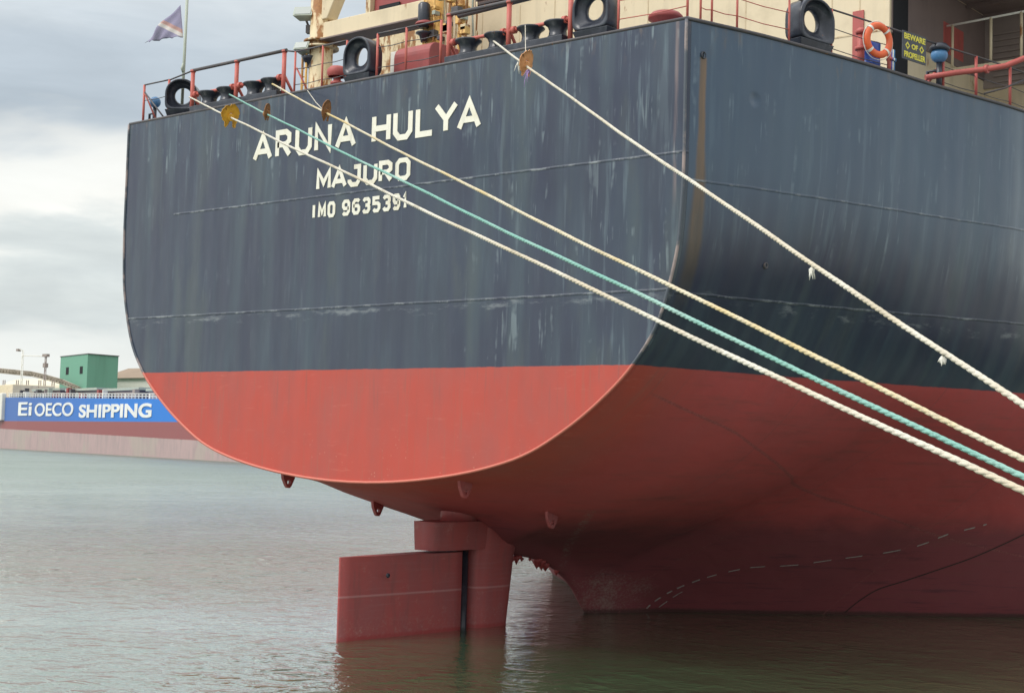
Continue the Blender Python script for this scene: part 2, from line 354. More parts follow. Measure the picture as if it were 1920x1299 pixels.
def pchip(xs, ys):
    n = len(xs); h = [xs[i + 1] - xs[i] for i in range(n - 1)]; d = [(ys[i + 1] - ys[i]) / h[i] for i in range(n - 1)]
    ms = [0] * n; ms[0] = d[0]; ms[-1] = d[-1]
    for i in range(1, n - 1):
        if d[i - 1] * d[i] > 0:
            w1 = 2 * h[i] + h[i - 1]; w2 = h[i] + 2 * h[i - 1]; ms[i] = (w1 + w2) / (w1 / d[i - 1] + w2 / d[i])
    def f(x):
        if x <= xs[0]: return ys[0]
        if x >= xs[-1]: return ys[-1]
        i = 0
        while x > xs[i + 1]: i += 1
        q = (x - xs[i]) / h[i]; a = 1 - q
        return ys[i] * (1 + 2 * q) * a * a + ms[i] * h[i] * q * a * a + ys[i + 1] * q * q * (3 - 2 * q) - ms[i + 1] * h[i] * q * q * a
    return f

# ------------------------------------------------------------------ sea
def sea():
    mt, t, b = material('harbour_water'); co = objco(t)
    a = t.noise(t.vmul(co, (1, 1, 1)), .22, 3, .5)
    w1 = t.noise(t.vmul(co, (.8, .8, 1)), .75, 5, .55, .4); w2 = t.noise(t.vmul(co, (1, 1.5, 1)), 3.2, 4, .6, .3)
    calm = t.noise(co, .035, 3, .5)
    n = t.mix(t.step(a, .3, .7), (.070, .115, .060), (.055, .095, .048))
    t.l.new(n, b.inputs['Base Color']);  b.inputs['IOR'].default_value = 1.333
    b.inputs['Coat Weight'].default_value = 1.0; b.inputs['Coat IOR'].default_value = 1.95; b.inputs['Coat Roughness'].default_value = .16; spw = t.new('ShaderNodeSeparateXYZ'); t.l.new(co, spw.inputs[0]); rr_ = t.new('ShaderNodeMapRange'); t.l.new(t.math('SUBTRACT', spw.outputs[1], spw.outputs[0]), rr_.inputs[0]); rr_.inputs[1].default_value = 35; rr_.inputs[2].default_value = 260; rr_.inputs[3].default_value = .05; rr_.inputs[4].default_value = .34; t.l.new(rr_.outputs[0], b.inputs['Coat Roughness']); t.l.new(rr_.outputs[0], b.inputs['Roughness']); b.inputs['Coat Tint'].default_value = (.92, 1, .955, 1)
    h = t.math('ADD', t.math('MULTIPLY', a, .9), t.math('ADD', t.math('MULTIPLY', w1, .80), t.math('MULTIPLY', w2, .16)))
    ptc = t.step(t.noise(co, .09, 3, .55), .40, .62)
    w3 = t.step(t.noise(t.vmul(co, (.75, 1.0, 1)), 1.15, 2, .5, .6), .50, .80)
    w4 = t.step(t.noise(t.vmul(co, (.8, 1.1, 1)), 2.6, 3, .55, .5), .50, .78)
    h = t.math('ADD', h, t.math('MULTIPLY', t.math('ADD', t.math('MULTIPLY', w3, .55), t.math('MULTIPLY', w4, .22)), t.math('ADD', .25, ptc)))
    bm_ = t.new('ShaderNodeBump'); t.l.new(h, bm_.inputs['Height']); bm_.inputs['Distance'].default_value = .85
    t.l.new(t.math('MULTIPLY', t.math('ADD', .16, t.math('MULTIPLY', t.step(t.math('SUBTRACT', spw.outputs[1], spw.outputs[0]), 4, 38), .62)), t.math('ADD', .65, t.math('MULTIPLY', t.step(calm, .40, .60), .5))), bm_.inputs['Strength'])
    t.l.new(bm_.outputs[0], b.inputs['Normal']); t.l.new(bm_.outputs[0], b.inputs['Coat Normal'])
    mb = MB(); S = 9000
    mb.add([(-S, -S, 0), (S, -S, 0), (S, S, 0), (-S, S, 0)], [(0, 1, 2, 3)])
    o = mb.build('water', mt); tag(o, kind='structure')
sea()

# ------------------------------------------------------------------ the ship
ship = empty('cargo_ship', (0, 0, 0))
tag(ship, 'large moored cargo ship filling the picture, navy hull over red bottom, rudder in the water', 'cargo ship')

# stations: y -> keel height and (z, half breadth)
ST = {
 0.0: (4.84, [(5.03, 3.15), (5.38, 5.30), (5.80, 6.82), (6.49, 8.2), (7.3, 9.4), (8.29, 10.5), (9.35, 11.25), (10.3, 11.6), (11.7, 11.9), (13.8, 12.0), (17.36, 12.0)]),
 2.5: (4.30, [(4.62, 3.6), (5.05, 5.9), (5.6, 7.5), (6.4, 9.0), (7.3, 10.15), (8.29, 11.0), (10.0, 11.95), (12., 12.55), (14., 12.7), (17.36, 12.78)]),
 5.16: (3.68, [(3.95, 3.87), (4.5, 6.5), (5.2, 8.3), (6.2, 9.8), (7.2, 10.8), (8.29, 11.5), (10.0, 12.35), (12., 13.05), (14., 13.3), (17.36, 13.4)]),
 7.5: (2.40, [(2.9, 1.0), (3.4, 3.6), (4.1, 6.3), (5.0, 8.3), (6.2, 10.0), (7.2, 11.1), (8.29, 11.95), (10.0, 12.8), (12., 13.5), (14., 13.78), (17.36, 13.9)]),
 9.4: (2.05, [(2.5, .7), (2.9, 2.3), (3.6, 5.1), (4.6, 7.7), (6.0, 9.95), (7.2, 11.4), (8.29, 12.45), (10.0, 13.3), (12., 13.9), (14., 14.12), (17.36, 14.2)]),
 11.2: (1.2, [(1.7, .55), (2.2, 1.6), (3.0, 4.0), (4.2, 7.0), (5.8, 9.9), (7.2, 11.8), (8.29, 12.9), (10.0, 13.75), (12., 14.25), (14., 14.48), (17.36, 14.55)]),
 12.3: (0.0, [(.6, .40), (1.3, 1.0), (2.1, 2.2), (3.0, 4.1), (4.2, 6.9), (5.8, 9.9), (7.2, 12.0), (8.29, 13.15), (10.0, 14.0), (12., 14.45), (14., 14.68), (17.36, 14.78)]),
 14.4: (-2., [(-1.5, .6), (0, 1.2), (1., 2.4), (2., 4.1), (3.2, 6.3), (4.6, 8.8), (6.2, 11.4), (7.4, 13.0), (8.29, 13.75), (10.0, 14.5), (12., 14.95), (14., 15.12), (17.36, 15.2)]),
 18.9: (-4., [(-3.5, 1.5), (-2, 3.3), (0, 5.5), (1.5, 7.3), (3., 9.3), (4.6, 11.4), (6.2, 13.2), (7.4, 14.2), (8.29, 14.7), (10.0, 15.2), (12., 15.4), (17.36, 15.7)]),
 25.5: (-5., [(-4.6, 5.), (-2.5, 9.), (0, 11.7), (1.5, 12.8), (3., 13.8), (4.6, 14.6), (6.2, 15.2), (8.29, 15.7), (12., 16.), (17.36, 16.)]),
 38.0: (-6., [(-5.9, 10.), (-4.8, 14.2), (-2.5, 15.4), (0, 15.8), (3., 16.), (8.29, 16.), (17.36, 16.)]),
 150.: (-6., [(-5.9, 12.), (-4.8, 15.2), (-2.5, 15.8), (0, 16.), (3., 16.), (8.29, 16.), (17.36, 16.)]),
 168.: (-6., [(-5.9, 4.), (-4.8, 7.), (-2.5, 9.), (0, 10.5), (3., 11.), (8.29, 12.), (17.36, 13.)]),
 180.: (-6., [(-5.9, .1), (-4.8, .3), (-2.5, .5), (0, .5), (3., .6), (8.29, 1.5), (17.36, 4.)]),
}
NU = 64
def build_hull():
    ys = sorted(ST); rows = []
    for y in ys:
        zk, tb = ST[y]; f = pchip([0] + [math.sqrt(z - zk) for z, _ in tb], [0] + [b for _, b in tb]); r = []
        for i in range(NU):
            u = i / (NU - 1); z = zk + (DECK_Z - zk) * u ** 1.7; r.append((f(math.sqrt(max(z - zk, 0))), z))
        rows.append(r)
    fx = [pchip(ys, [rows[k][i][0] for k in range(len(ys))]) for i in range(NU)]
    fz = [pchip(ys, [rows[k][i][1] for k in range(len(ys))]) for i in range(NU)]
    sy = [i * .4 for i in range(0, 100)] + [40 + i * 5 for i in range(0, 23)] + [152 + i * 2.8 for i in range(11)]
    mb = MB(); vs = []; fs = []; n = 2 * NU - 1
    for y in sy:
        half = [(fx[i](y), fz[i](y)) for i in range(NU)]
        for i in range(NU - 1, 0, -1): vs.append((-half[i][0], y, half[i][1]))
        for i in range(NU): vs.append((half[i][0], y, half[i][1]))
    for k in range(len(sy) - 1):
        for i in range(n - 1):
            a = k * n + i; fs.append((a, a + n, a + n + 1, a + 1))
    mb.add(vs, fs, True)
    # deck
    dv = []; 
    for k in range(len(sy)): dv += [vs[k * n], vs[k * n + n - 1]]
    mb.add(dv, [(2 * k, 2 * k + 1, 2 * k + 3, 2 * k + 2) for k in range(len(sy) - 1)], False)
    # bow closing and the transom plate
    l = (len(sy) - 1) * n
    mb.add(vs[l:l + n], [tuple(range(n))], False)
    sec = [vs[i] for i in range(n)]
    return mb, sec
mb, TR = build_hull()
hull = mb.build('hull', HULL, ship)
bvh = BVHTree.FromPolygons([Vector(v) for v in mb.v], mb.f)
def on_hull(y, z, off=0.0):
    """outermost hull point, starboard side, at a given station and height"""
    h = bvh.ray_cast(Vector((40, y, z)), Vector((-1, 0, 0)))
    return h[0] + h[1] * (off if h[1].x > 0 else -off), (h[1] if h[1].x > 0 else -h[1])
def half_b(y):
    return on_hull(y, DECK_Z - .05)[0].x
# transom: a plate standing 60 mm aft of the shell, split in strips so its rim is a true edge
mt_ = MB(); top = len(TR)
pts = [(p[0] * 1.0, p[2]) for p in TR]
m2 = []
for x, z in pts: m2.append((x, -.06, z))
for x, z in pts: m2.append((x, .0, z))
n = len(pts); fs = [(i, i + 1, n + i + 1, n + i) for i in range(n - 1)] + [(n - 1, 0, n, 2 * n - 1)]
half = n // 2
for i in range(half): 
    j = n - 1 - i
    if j - 1 > i + 1: fs.append((i, i + 1, j - 1, j))
    elif j - 1 == i + 1: fs.append((i, i + 1, j))
mt_.add(m2, fs, False)
transom = mt_.build('transom', HULL, ship)
# rim bead round the transom, and the thin gunwale bar of the deck edge
rim = MB(); rim.tube([(x, -.07, z) for x, z in pts], .045, 8)
RIM = paint('worn_rim_paint', (.50, .20, .17), .5, (.3, .1, .08), .4, .05, 2)
def rimmat():
    mt, t, b = material('transom_rim_paint'); co = objco(t)
    sp = t.new('ShaderNodeSeparateXYZ'); t.l.new(co, sp.inputs[0]); z = sp.outputs[2]
    n = t.noise(co, 1.2, 4)
    c = t.mix(t.step(z, BOOT_Z, BOOT_Z + .04), (.60, .17, .12), t.mix(t.step(n, .45, .6), (.085, .10, .12), (.34, .27, .25)))
    t.l.new(c, b.inputs['Base Color']); b.inputs['Roughness'].default_value = .5
    return mt
rim.build('transom_rim', rimmat(), ship)
gw = MB()
gw.tube([(-12, -.03, DECK_Z + .03), (12, -.03, DECK_Z + .03)] + [(half_b(y) + .01, y, DECK_Z + .03) for y in [.5 + i for i in range(40)]], .055, 8)
gw.build('gunwale_bar', DARKRAIL, ship)

# ---- lettering, welded on the transom: letter strokes of even width
GL = {
 'A': [[(0, 0), (.5, 1), (1, 0)], [(.19, .3), (.81, .3)]],
 'R': [[(0, 0), (0, 1), (.68, 1), (.95, .86), (.95, .6), (.68, .47), (0, .47)], [(.5, .47), (1, 0)]],
 'U': [[(0, 1), (0, .22), (.25, 0), (.75, 0), (1, .22), (1, 1)]],
 'N': [[(0, 0), (0, 1), (1, 0), (1, 1)]],
 'H': [[(0, 0), (0, 1)], [(1, 0), (1, 1)], [(0, .5), (1, .5)]],
 'L': [[(0, 1), (0, 0), (1, 0)]],
 'Y': [[(0, 1), (.5, .45), (1, 1)], [(.5, .5), (.5, 0)]],
 'M': [[(0, 0), (0, 1), (.5, .3), (1, 1), (1, 0)]],
 'J': [[(.45, 1), (1, 1), (1, .22), (.78, 0), (.25, 0), (0, .2), (0, .3)]],
 'O': [[(.5, 1), (.22, 1), (0, .82), (0, .18), (.22, 0), (.78, 0), (1, .18), (1, .82), (.78, 1), (.5, 1)]],
 'I': [[(.5, 0), (.5, 1)]],
 '9': [[(0, .12), (.2, 0), (.75, 0), (1, .2), (1, .82), (.78, 1), (.22, 1), (0, .82), (0, .6), (.22, .44), (1, .44)]],
 '6': [[(1, .88), (.8, 1), (.25, 1), (0, .8), (0, .18), (.22, 0), (.78, 0), (1, .18), (1, .4), (.78, .56), (0, .56)]],
 '3': [[(0, .84), (.2, 1), (.78, 1), (1, .84), (1, .66), (.75, .52), (.35, .52)], [(.75, .52), (1, .38), (1, .16), (.78, 0), (.2, 0), (0, .16)]],
 '5': [[(1, 1), (0, 1), (0, .58), (.7, .58), (1, .44), (1, .18), (.75, 0), (.2, 0), (0, .14)]],
 '1': [[(.2, .78), (.55, 1), (.55, 0)]],
}
def stroke(mb, pts, w, y0, y1):
    P = [Vector(p) for p in pts]; L = []; Rr = []
    closed = (P[0] - P[-1]).length < 1e-5
    for i, p in enumerate(P):
        if closed: a = P[i - 1] if i else P[-2]; b = P[i + 1] if i < len(P) - 1 else P[1]
        else: a = P[i - 1] if i else None; b = P[i + 1] if i < len(P) - 1 else None
        d1 = (p - a).normalized() if a is not None else None; d2 = (b - p).normalized() if b is not None else None
        if d1 is None: d1 = d2
        if d2 is None: d2 = d1
        n1 = Vector((-d1.y, d1.x)); n2 = Vector((-d2.y, d2.x)); mm = (n1 + n2)
        if mm.length < 1e-4: mm = n1
        mm.normalize(); k = min(1 / max(mm.dot(n1), .3), 1.9)
        L.append(p + mm * (w / 2 * k)); Rr.append(p - mm * (w / 2 * k))
    vs = [(q.x, y0, q.y) for q in L] + [(q.x, y0, q.y) for q in Rr] + [(q.x, y1, q.y) for q in L] + [(q.x, y1, q.y) for q in Rr]
    n = len(P); fs = []
    for i in range(n - 1):
        fs += [(i, n + i, n + i + 1, i + 1), (2 * n + i, 2 * n + i + 1, 3 * n + i + 1, 3 * n + i), (i, i + 1, 2 * n + i + 1, 2 * n + i), (n + i, 3 * n + i, 3 * n + i + 1, n + i + 1)]
    if not closed: fs += [(0, 2 * n, 3 * n, n), (n - 1, 2 * n - 1, 4 * n - 1, 3 * n - 1)]
    mb.add(vs, fs)
def letters(mb, word, x0, x1, z0, h, w, gap, y=-.06, space=.6):
    ws = [{'I': .32, ' ': space, '1': .6}.get(c, 1) for c in word]
    tot = sum(ws); cw = (x1 - x0 - gap * (len(word) - 1)) / tot; x = x0
    for c, k in zip(word, ws):
        if c != ' ':
            for jj, s_ in enumerate(GL[c]):
                stroke(mb, [(x + w / 2 + px * max(cw * k - w, .001), z0 + w / 2 + pz * (h - w)) for px, pz in s_], w, y - .022 - .003 * jj, y - .001)
        x += cw * k + gap
def span(px0, px1, py): return at(px0, py, 1, -.06).x, at(px1, py, 1, -.06).x
WORDS = [('ship_name_lettering', 'ARUNA', [(475, 511), (517, 547), (554, 585), (590, 622), (629, 668)], 290, 268, 15.27, .95, .18),
         ('ship_name_lettering', 'HULYA', [(698, 733), (738, 774), (780, 815), (815, 859), (858, 903)], 246, 216, 15.27, .95, .18),
         ('home_port_lettering', 'MAJURO', [(594, 621), (622, 651), (653, 677), (682, 708), (711, 737), (742, 770)], 343, 318, 14.02, .70, .145),
         ('registration_lettering', 'IMO', [(586, 592), (597, 612), (615, 629)], 400, 396, 13.13, .51, .11),
         ('registration_lettering', '9635391', [(642, 657), (661, 676), (680, 695), (699, 714), (718, 733), (737, 751), (755, 765)], 392, 380, 13.13, .51, .11)]
for nm, word, spans, pya, pyb, z0, h, w in WORDS:
    mb = MB()
    for k, (c, (pa, pb)) in enumerate(zip(word, spans)):
        x0, x1 = span(pa, pb, pya + (pyb - pya) * k / (len(word) - 1))
        for jj, s_ in enumerate(GL[c]):
            ww = max(x1 - x0 - w, .001)
            stroke(mb, [(x0 + w / 2 + (px if ww > .001 or c not in 'I1' else .5) * ww, z0 + w / 2 + pz * (h - w)) for px, pz in s_], w, -.082 - .003 * jj, -.061)
    mb.build(nm, LETTER, ship)

# ---- lugs under the counter
for s_ in (1, -1):
    for (y, z) in ((.93, 4.93), (5.16, 3.93)):
        mb = MB(); x = 3.87 * s_; d = .06
        out = [(-.30, .12), (.30, .12), (.30, -.02), (.09, -.40), (0, -.45), (-.09, -.40), (-.30, -.02)]
        vs = [(x - d, y + a, z + b) for a, b in out] + [(x + d, y + a, z + b) for a, b in out]; k = len(out)
        # plate with a round eye
        eye = [(.08 * math.cos(a), -.24 + .08 * math.sin(a)) for a in [2 * PI * q / 14 for q in range(14)]]
        o2 = []
        for a_, b_ in eye:                      # outer point in the direction of each eye point
            ang = math.atan2(b_ + .24, a_); dx, dz = math.cos(ang), math.sin(ang); best = 9
            for q in range(k):
                p, r = out[q], out[(q + 1) % k]; ex, ez = r[0] - p[0], r[1] - p[1]; det = dx * (-ez) - dz * (-ex)
                if abs(det) < 1e-9: continue
                px, pz = p[0], p[1] + .24; tt_ = (px * (-ez) - pz * (-ex)) / det; uu = (dx * pz - dz * px) / det
                if tt_ > 0 and -1e-6 <= uu <= 1.000001: best = min(best, tt_)
            o2.append((dx * best, -.24 + dz * best))
        vs = [(x + sx * d, y + a, z + b) for sx in (-1, 1) for ring in (eye, o2) for a, b in ring]; q = 14; fs = []
        for i in range(q):
            j = (i + 1) % q
            fs += [(i, j, q + j, q + i), (2 * q + i, 3 * q + i, 3 * q + j, 2 * q + j), (i, 2 * q + i, 2 * q + j, j), (q + i, q + j, 3 * q + j, 3 * q + i)]
        mb.add(vs, fs); mb.build('pad_eye', RUDDER if s_ > 0 else RUDDER, ship)

# ---- rudder and horn
def foil(z, y0, y1, hw, wle=.35, nn=14):
    """closed foil outline from trailing edge y0 to leading edge y1"""
    r = []
    for i in range(nn + 1):
        q = i / nn; y = y0 + (y1 - y0) * q; th = hw * min(1, .08 + 1.15 * q ** .8) * math.sqrt(max(1 - max((q - (1 - wle)) / wle, 0) ** 2, 0)); r.append((th, y))
    return [(a, b, z) for a, b in r] + [(-a, b, z) for a, b in reversed(r[:-1])]
def loft(mb, loops, smooth=True, cap=True):
    n = len(loops[0]); vs = [p for l in loops for p in l]
    fs = [(k * n + i, k * n + (i + 1) % n, (k + 1) * n + (i + 1) % n, (k + 1) * n + i) for k in range(len(loops) - 1) for i in range(n)]
    mb.add(vs, fs, smooth)
    if cap: mb.add(loops[0], [tuple(reversed(range(n)))]); mb.add(loops[-1], [tuple(range(n))])
blade = MB()
loft(blade, [[(x, y, z) for x, y, _ in foil(z, -.34, 5.22, .44, .06)] for z in (-5, -.02, 1.3, 2.55)], True, False)
blade.add([(x, y, 2.55) for x, y, _ in foil(0, -.34, 5.28, .46, .12)], [tuple(range(29))])
bl = blade.build('rudder_blade', RUDDER, ship)
horn = MB()
def hornloop(z, y0, y1, hw): return [(a, b, z) for a, b, _ in foil(z, y0, y1, hw, .55, 16)]
# broad head box above the blade, then the narrower horn in front of it
def cyl(z, y0, y1, hw):
    L_ = y1 - y0; r = []
    for i in range(17):
        q = i / 16; th = hw * (1 - abs(2 * q - 1) ** (5 if q < .5 else 2.4)) ** .42 if 0 < q < 1 else (hw * .7 if q == 0 else 0); r.append((th, y0 + L_ * q))
    return [(a, b, z) for a, b in r] + [(-a, b, z) for a, b in reversed(r[:-1])]
loft(horn, [cyl(z, 3.42, 7.7, hw) for z, hw in ((2.62, .58), (2.9, .62), (3.55, .68))], True, True)
loft(horn, [cyl(z, 5.56, y1, hw) for z, y1, hw in ((-5, 6.9, .5), (0, 7.42, .56), (1.3, 7.6, .58), (2.2, 7.7, .62), (3.6, 7.95, .8))], True, True)
horn.build('rudder_horn', RUDDER, ship)
trunk = MB(); trunk.lathe([(.62, 3.40), (.62, 4.3)], (0, 5.1, 0), 28); trunk.build('rudder_trunk', RUDDER, ship)
# anodes / bolts on the blade
st_ = MB(); st_.lathe([(.16, -5), (.16, 2.6)], (0, 5.39, 0), 12); st_.build('rudder_stock', BLACKP, ship)  # stock coloured black so the gap behind the horn reads as a dark recess
bt = MB(); bt.lathe([(.0, -.03), (.075, -.03), (.075, 0), (.0, 0)], (.44, 1.35, 1.95), 12, 'x'); bt.build('blade_plug', BLACKP, bl)
# propeller, mostly drowned: hub and four blades, one tip just above the surface under the counter
prop = MB(); prop.lathe([(.2, -.9), (.45, -.5), (.6, 0), (.62, .9), (.6, 1.6)], (0, 9.9, -3.6), 24, 'y')
for k in range(4):
    a0 = PI / 4 + k * PI / 2; vs = []; fs = []
    for i in range(10):
        r = .5 + i / 9 * 2.5; w = 1.15 * math.sin(min(.35 + i / 9 * 2.75, PI - .03)) ** .6 / max(r, 1) ; tw = .9 - .5 * i / 9
        for j in range(7):
            s1 = (j / 6 - .5) * 2 * w; aa = a0 + s1 * math.cos(tw) * .9
            vs.append((r * math.cos(aa), 10.2 + s1 * math.sin(tw) * .8, -3.6 + r * math.sin(aa)))
    for i in range(9):
        for j in range(6): fs.append((i * 7 + j, i * 7 + j + 1, (i + 1) * 7 + j + 1, (i + 1) * 7 + j))
    prop.add(vs, fs, True)
BRONZE, tt, bb = material('bronze'); bb.inputs['Base Color'].default_value = (.35, .22, .08, 1); bb.inputs['Metallic'].default_value = .8; bb.inputs['Roughness'].default_value = .4
prop.build('propeller', BRONZE, ship)
# ragged growth and rope remains hanging from the arch over the propeller
for (y, z, s_) in ((7.95, 2.2, .16), (8.2, 2.2, .2), (8.5, 2.15, .09), (9.35, 2.05, .24), (9.6, 2.0, .26), (9.85, 1.9, .2), (8.95, 2.12, .08), (10.5, 1.65, .15)):
    mb = MB(); vs = []; n = 9; fs = []
    for i, (rr, hz) in enumerate(((.8, .35), (1, .05), (.75, -.35), (.4, -.8), (.08, -1.15))):
        for j in range(n):
            a = 2 * PI * j / n; q = rr * (1 + random.uniform(-.35, .35)); vs.append((q * s_ * math.cos(a) * .8, q * s_ * math.sin(a) * .8, hz * s_ * (1 + random.uniform(-.15, .15))))
    fs = [(i * n + j, i * n + (j + 1) % n, (i + 1) * n + (j + 1) % n, (i + 1) * n + j) for i in range(4) for j in range(n)] + [tuple(reversed(range(n))), tuple(4 * n + j for j in range(n))]
    mb.add(vs, fs, True); o = mb.build('fouling_clump', RUDDER, ship); o.location = (0, y, z)

# ---- dashed load marks and the dark crease line on the underside: painted strips laid on the shell
def strip(y0, z0, y1, z1, w=.05, off=.012, n=4):
    vs = []
    for i in range(n + 1):
        q = i / n; y = y0 + (y1 - y0) * q; z = z0 + (z1 - z0) * q
        p, nn = on_hull(y, z, off); d = Vector((0, y1 - y0, z1 - z0)).normalized(); s_ = nn.cross(d).normalized() * w / 2
        vs += [p + s_, p - s_]
    return vs, [(2 * i, 2 * i + 1, 2 * i + 3, 2 * i + 2) for i in range(n)]
DASH_PATH = []
CREASE_PATH = []
DASH_PATH = [(14.38, .15), (14.41, .45), (14.47, .76), (14.57, .99), (14.74, 1.26), (14.92, 1.49), (15.23, 1.72), (15.66, 1.91), (16.53, 1.99), (17.36, 2.21), (18.18, 2.39), (19.26, 2.61), (19.94, 2.91), (20.22, 3.23), (20.82, 3.51), (21.19, 3.68)]
CREASE_PATH = [(20.01, .1), (20.03, .45), (20.17, .99), (20.74, 1.44), (21.29, 1.89), (21.85, 2.35), (22.38, 2.91), (22.75, 3.31), (23.6, 4.0)]
DASHM = paint('worn_white_mark', (.46, .40, .37), .7, (.25, .15, .14), .7, 0, 8)
CREASEM = paint('dark_crease_paint', (.035, .03, .028), .8, (.06, .045, .035), .4, 0, 3)
for path_, w_, mt__, nm_, duty in ((DASH_PATH, .07, DASHM, 'load_mark_dash', True), (CREASE_PATH, .05, CREASEM, 'dark_crease_strip', False)):
    fy = pchip(list(range(len(path_))), [p[0] for p in path_]); fz = pchip(list(range(len(path_))), [p[1] for p in path_])
    q = 0; end = len(path_) - 1; acc = MB()
    while q < end - .01:
        q1 = min(q + (.5 if duty else .25), end); a_, b_ = (fy(q), fz(q)), (fy(q1), fz(q1))
        vs, fs = strip(*a_, *b_, w_)
        if duty: o_ = MB(); o_.add(vs, fs); o_.build(nm_, mt__, ship)
        else: acc.add(vs, fs)
        q += random.uniform(.9, 1.05) if duty else .25
    if not duty: acc.build(nm_, mt__, ship)
for (a_, b_) in (((14.76, .2), (14.79, .45)), ((14.8, .62), (14.85, .85))):
    vs, fs = strip(*a_, *b_, .045); o_ = MB(); o_.add(vs, fs); o_.build('load_mark_dash', DASHM, ship)

# ================================================================== deck gear
def D(px, py, y=.45): return at(px, py, 1, y)
def guard_rail(posts, h, wires, r=.032, mat=REDB, topmat=None, name='guard_rail', rt=.03):
    """posts: base points along a deck edge"""
    g = empty(name, tuple(posts[0]), 0, ship); P0 = Vector(posts[0])
    for p in posts:
        q = Vector(p) - P0; mb = MB(); mb.tube([q, q + Vector((0, 0, h))], r, 8); mb.build('post', mat, g)
    for k, hh in enumerate([1.0] + wires):
        mb = MB()
        for a, b in zip(posts[:-1], posts[1:]):
            a = Vector(a) - P0; b = Vector(b) - P0
            pts_ = [a + Vector((0, 0, h * hh)), (a + b) / 2 + Vector((0, 0, h * hh - (.0 if k == 0 else .03))), b + Vector((0, 0, h * hh))]
            mb.tube(pts_, rt if k == 0 else .014, 6)
        mb.build('rail_bar' if k == 0 else 'rail_wire', topmat or mat, g)
    return g
ZB = DECK_Z
# aft rails
guard_rail([(-11.75, .35, ZB), (-10.3, .35, ZB)], 1.52, [.62], .045, REDB, DARKRAIL)
def brace(p0, p1, r=.03, mat=REDB):
    mb = MB(); mb.tube([p0, p1], r, 8); mb.build('rail_brace', mat, ship)
brace((-11.72, .35, ZB + 1.25), (-10.45, .35, ZB + .1), .03, DARKRAIL); brace((-11.7, .35, ZB + 1.2), (-11.5, .9, ZB))
guard_rail([(-3.62, .35, ZB), (-2.3, .35, ZB), (-1.18, .35, ZB)], 1.55, [.62, .28], .035, REDB, DARKRAIL)
brace((-3.55, .35, ZB + 1.0), (-3.25, .8, ZB))
guard_rail([(.2, .35, ZB), (1.45, .35, ZB), (2.9, .35, ZB)], 1.55, [.3, .72], .04, REDB, DARKRAIL)
guard_rail([(9.5, .35, ZB), (11.75, .35, ZB)], 1.45, [.34, .7], .035, REDB)
sp_ = [(1300, 42), (1348, 50), (1400, 60), (1497, 85), (1575, 107), (1682, 138), (1780, 170), (1838, 188), (1915, 205)]
sy_ = [at(a, b, 2, ZB).y for a, b in sp_] + [17.5, 20.5]
def edge_pt(y, ins=.22): return (half_b(max(y, .4)) - ins, y, ZB)
guard_rail([edge_pt(sy_[0] + .35)] + [edge_pt(y) for y in sy_[1:4]], 1.42, [.34, .68], .032, REDB)
guard_rail([edge_pt(y) for y in sy_[4:6]], 1.42, [.2, .62], .04, REDB, DARKRAIL)
guard_rail([edge_pt(y) for y in sy_[6:]], 1.42, [.2, .55], .05, REDP, DARKRAIL)
mb = MB(); mb.tube([Vector(edge_pt(sy_[3])) + Vector((0, 0, 1.42)), Vector(edge_pt(sy_[4])) + Vector((0, 0, 1.42))], .032, 8)
mb.build('rail_bar', DARKRAIL, ship); mb = MB(); mb.tube([Vector(edge_pt(sy_[5])) + Vector((0, 0, 1.42)), Vector(edge_pt(sy_[6])) + Vector((0, 0, 1.42))], .032, 8); mb.build('rail_bar', DARKRAIL, ship)
brace(Vector(edge_pt(sy_[6])) + Vector((0, 0, .95)), Vector(edge_pt(sy_[6], .75)) + Vector((0, -.35, 0)), .05, REDB)

# mooring chocks (closed panama type): flared oval throat in a rounded block on a dark pedestal
def chock(loc, rz, w=1.2, h=1.05, d=.62, hw=.29, hh=.29):
    e = empty('mooring_chock', loc, rz, ship); mb = MB(); n = 40
    def ring(a, b, p, y, zc=0):
        r = []; p0 = p
        for j in range(n):
            q = 2 * PI * j / n; c, s = math.cos(q), math.sin(q)
            p = min(p0, 2.15) if s >= -.05 else (p0 if p0 < 2.35 else p0 * 2.2)
            r.append((a * abs(c) ** (2 / p) * (1 if c >= 0 else -1), y, zc + b * abs(s) ** (2 / p) * (1 if s >= 0 else -1)))
        return r
    zc = h / 2; W2, H2 = w / 2, h / 2
    prof = [(W2 * .96, H2 * .96, 2.7, d * .5), (W2, H2, 2.7, d * .46), (W2, H2, 2.7, -d * .44), (W2 * .985, H2 * .985, 2.7, -d * .49), (W2 * .94, H2 * .94, 2.6, -d * .5),
            (W2 * .84, H2 * .84, 2.5, -d * .49), (hw * 1.9, hh * 1.9, 2.3, -d * .42), (hw * 1.35, hh * 1.35, 2.2, -d * .25), (hw * 1.05, hh * 1.05, 2.1, -.08), (hw, hh, 2, 0), (hw * 1.25, hh * 1.25, 2.1, d * .25), (W2 * .8, H2 * .8, 2.4, d * .48), (W2 * .96, H2 * .96, 2.7, d * .5)]
    loft(mb, [ring(a, b, p, y, zc) for a, b, p, y in prof], True, False)
    mb.build('chock_body', BLACKP, e, loc=(0, 0, .32))
    b2 = MB(); b2.add([(-W2 * .8, -d * .3, 0), (W2 * .8, -d * .3, 0), (W2 * .8, d * .4, 0), (-W2 * .8, d * .4, 0), (-W2 * .99, -d * .48, .33), (W2 * .99, -d * .48, .33), (W2 * .99, d * .48, .33), (-W2 * .99, d * .48, .33)],
                      [(0, 3, 2, 1), (4, 5, 6, 7), (0, 1, 5, 4), (1, 2, 6, 5), (2, 3, 7, 6), (3, 0, 4, 7)])
    b2.build('pedestal', BLACKP, e, .02)
    return e
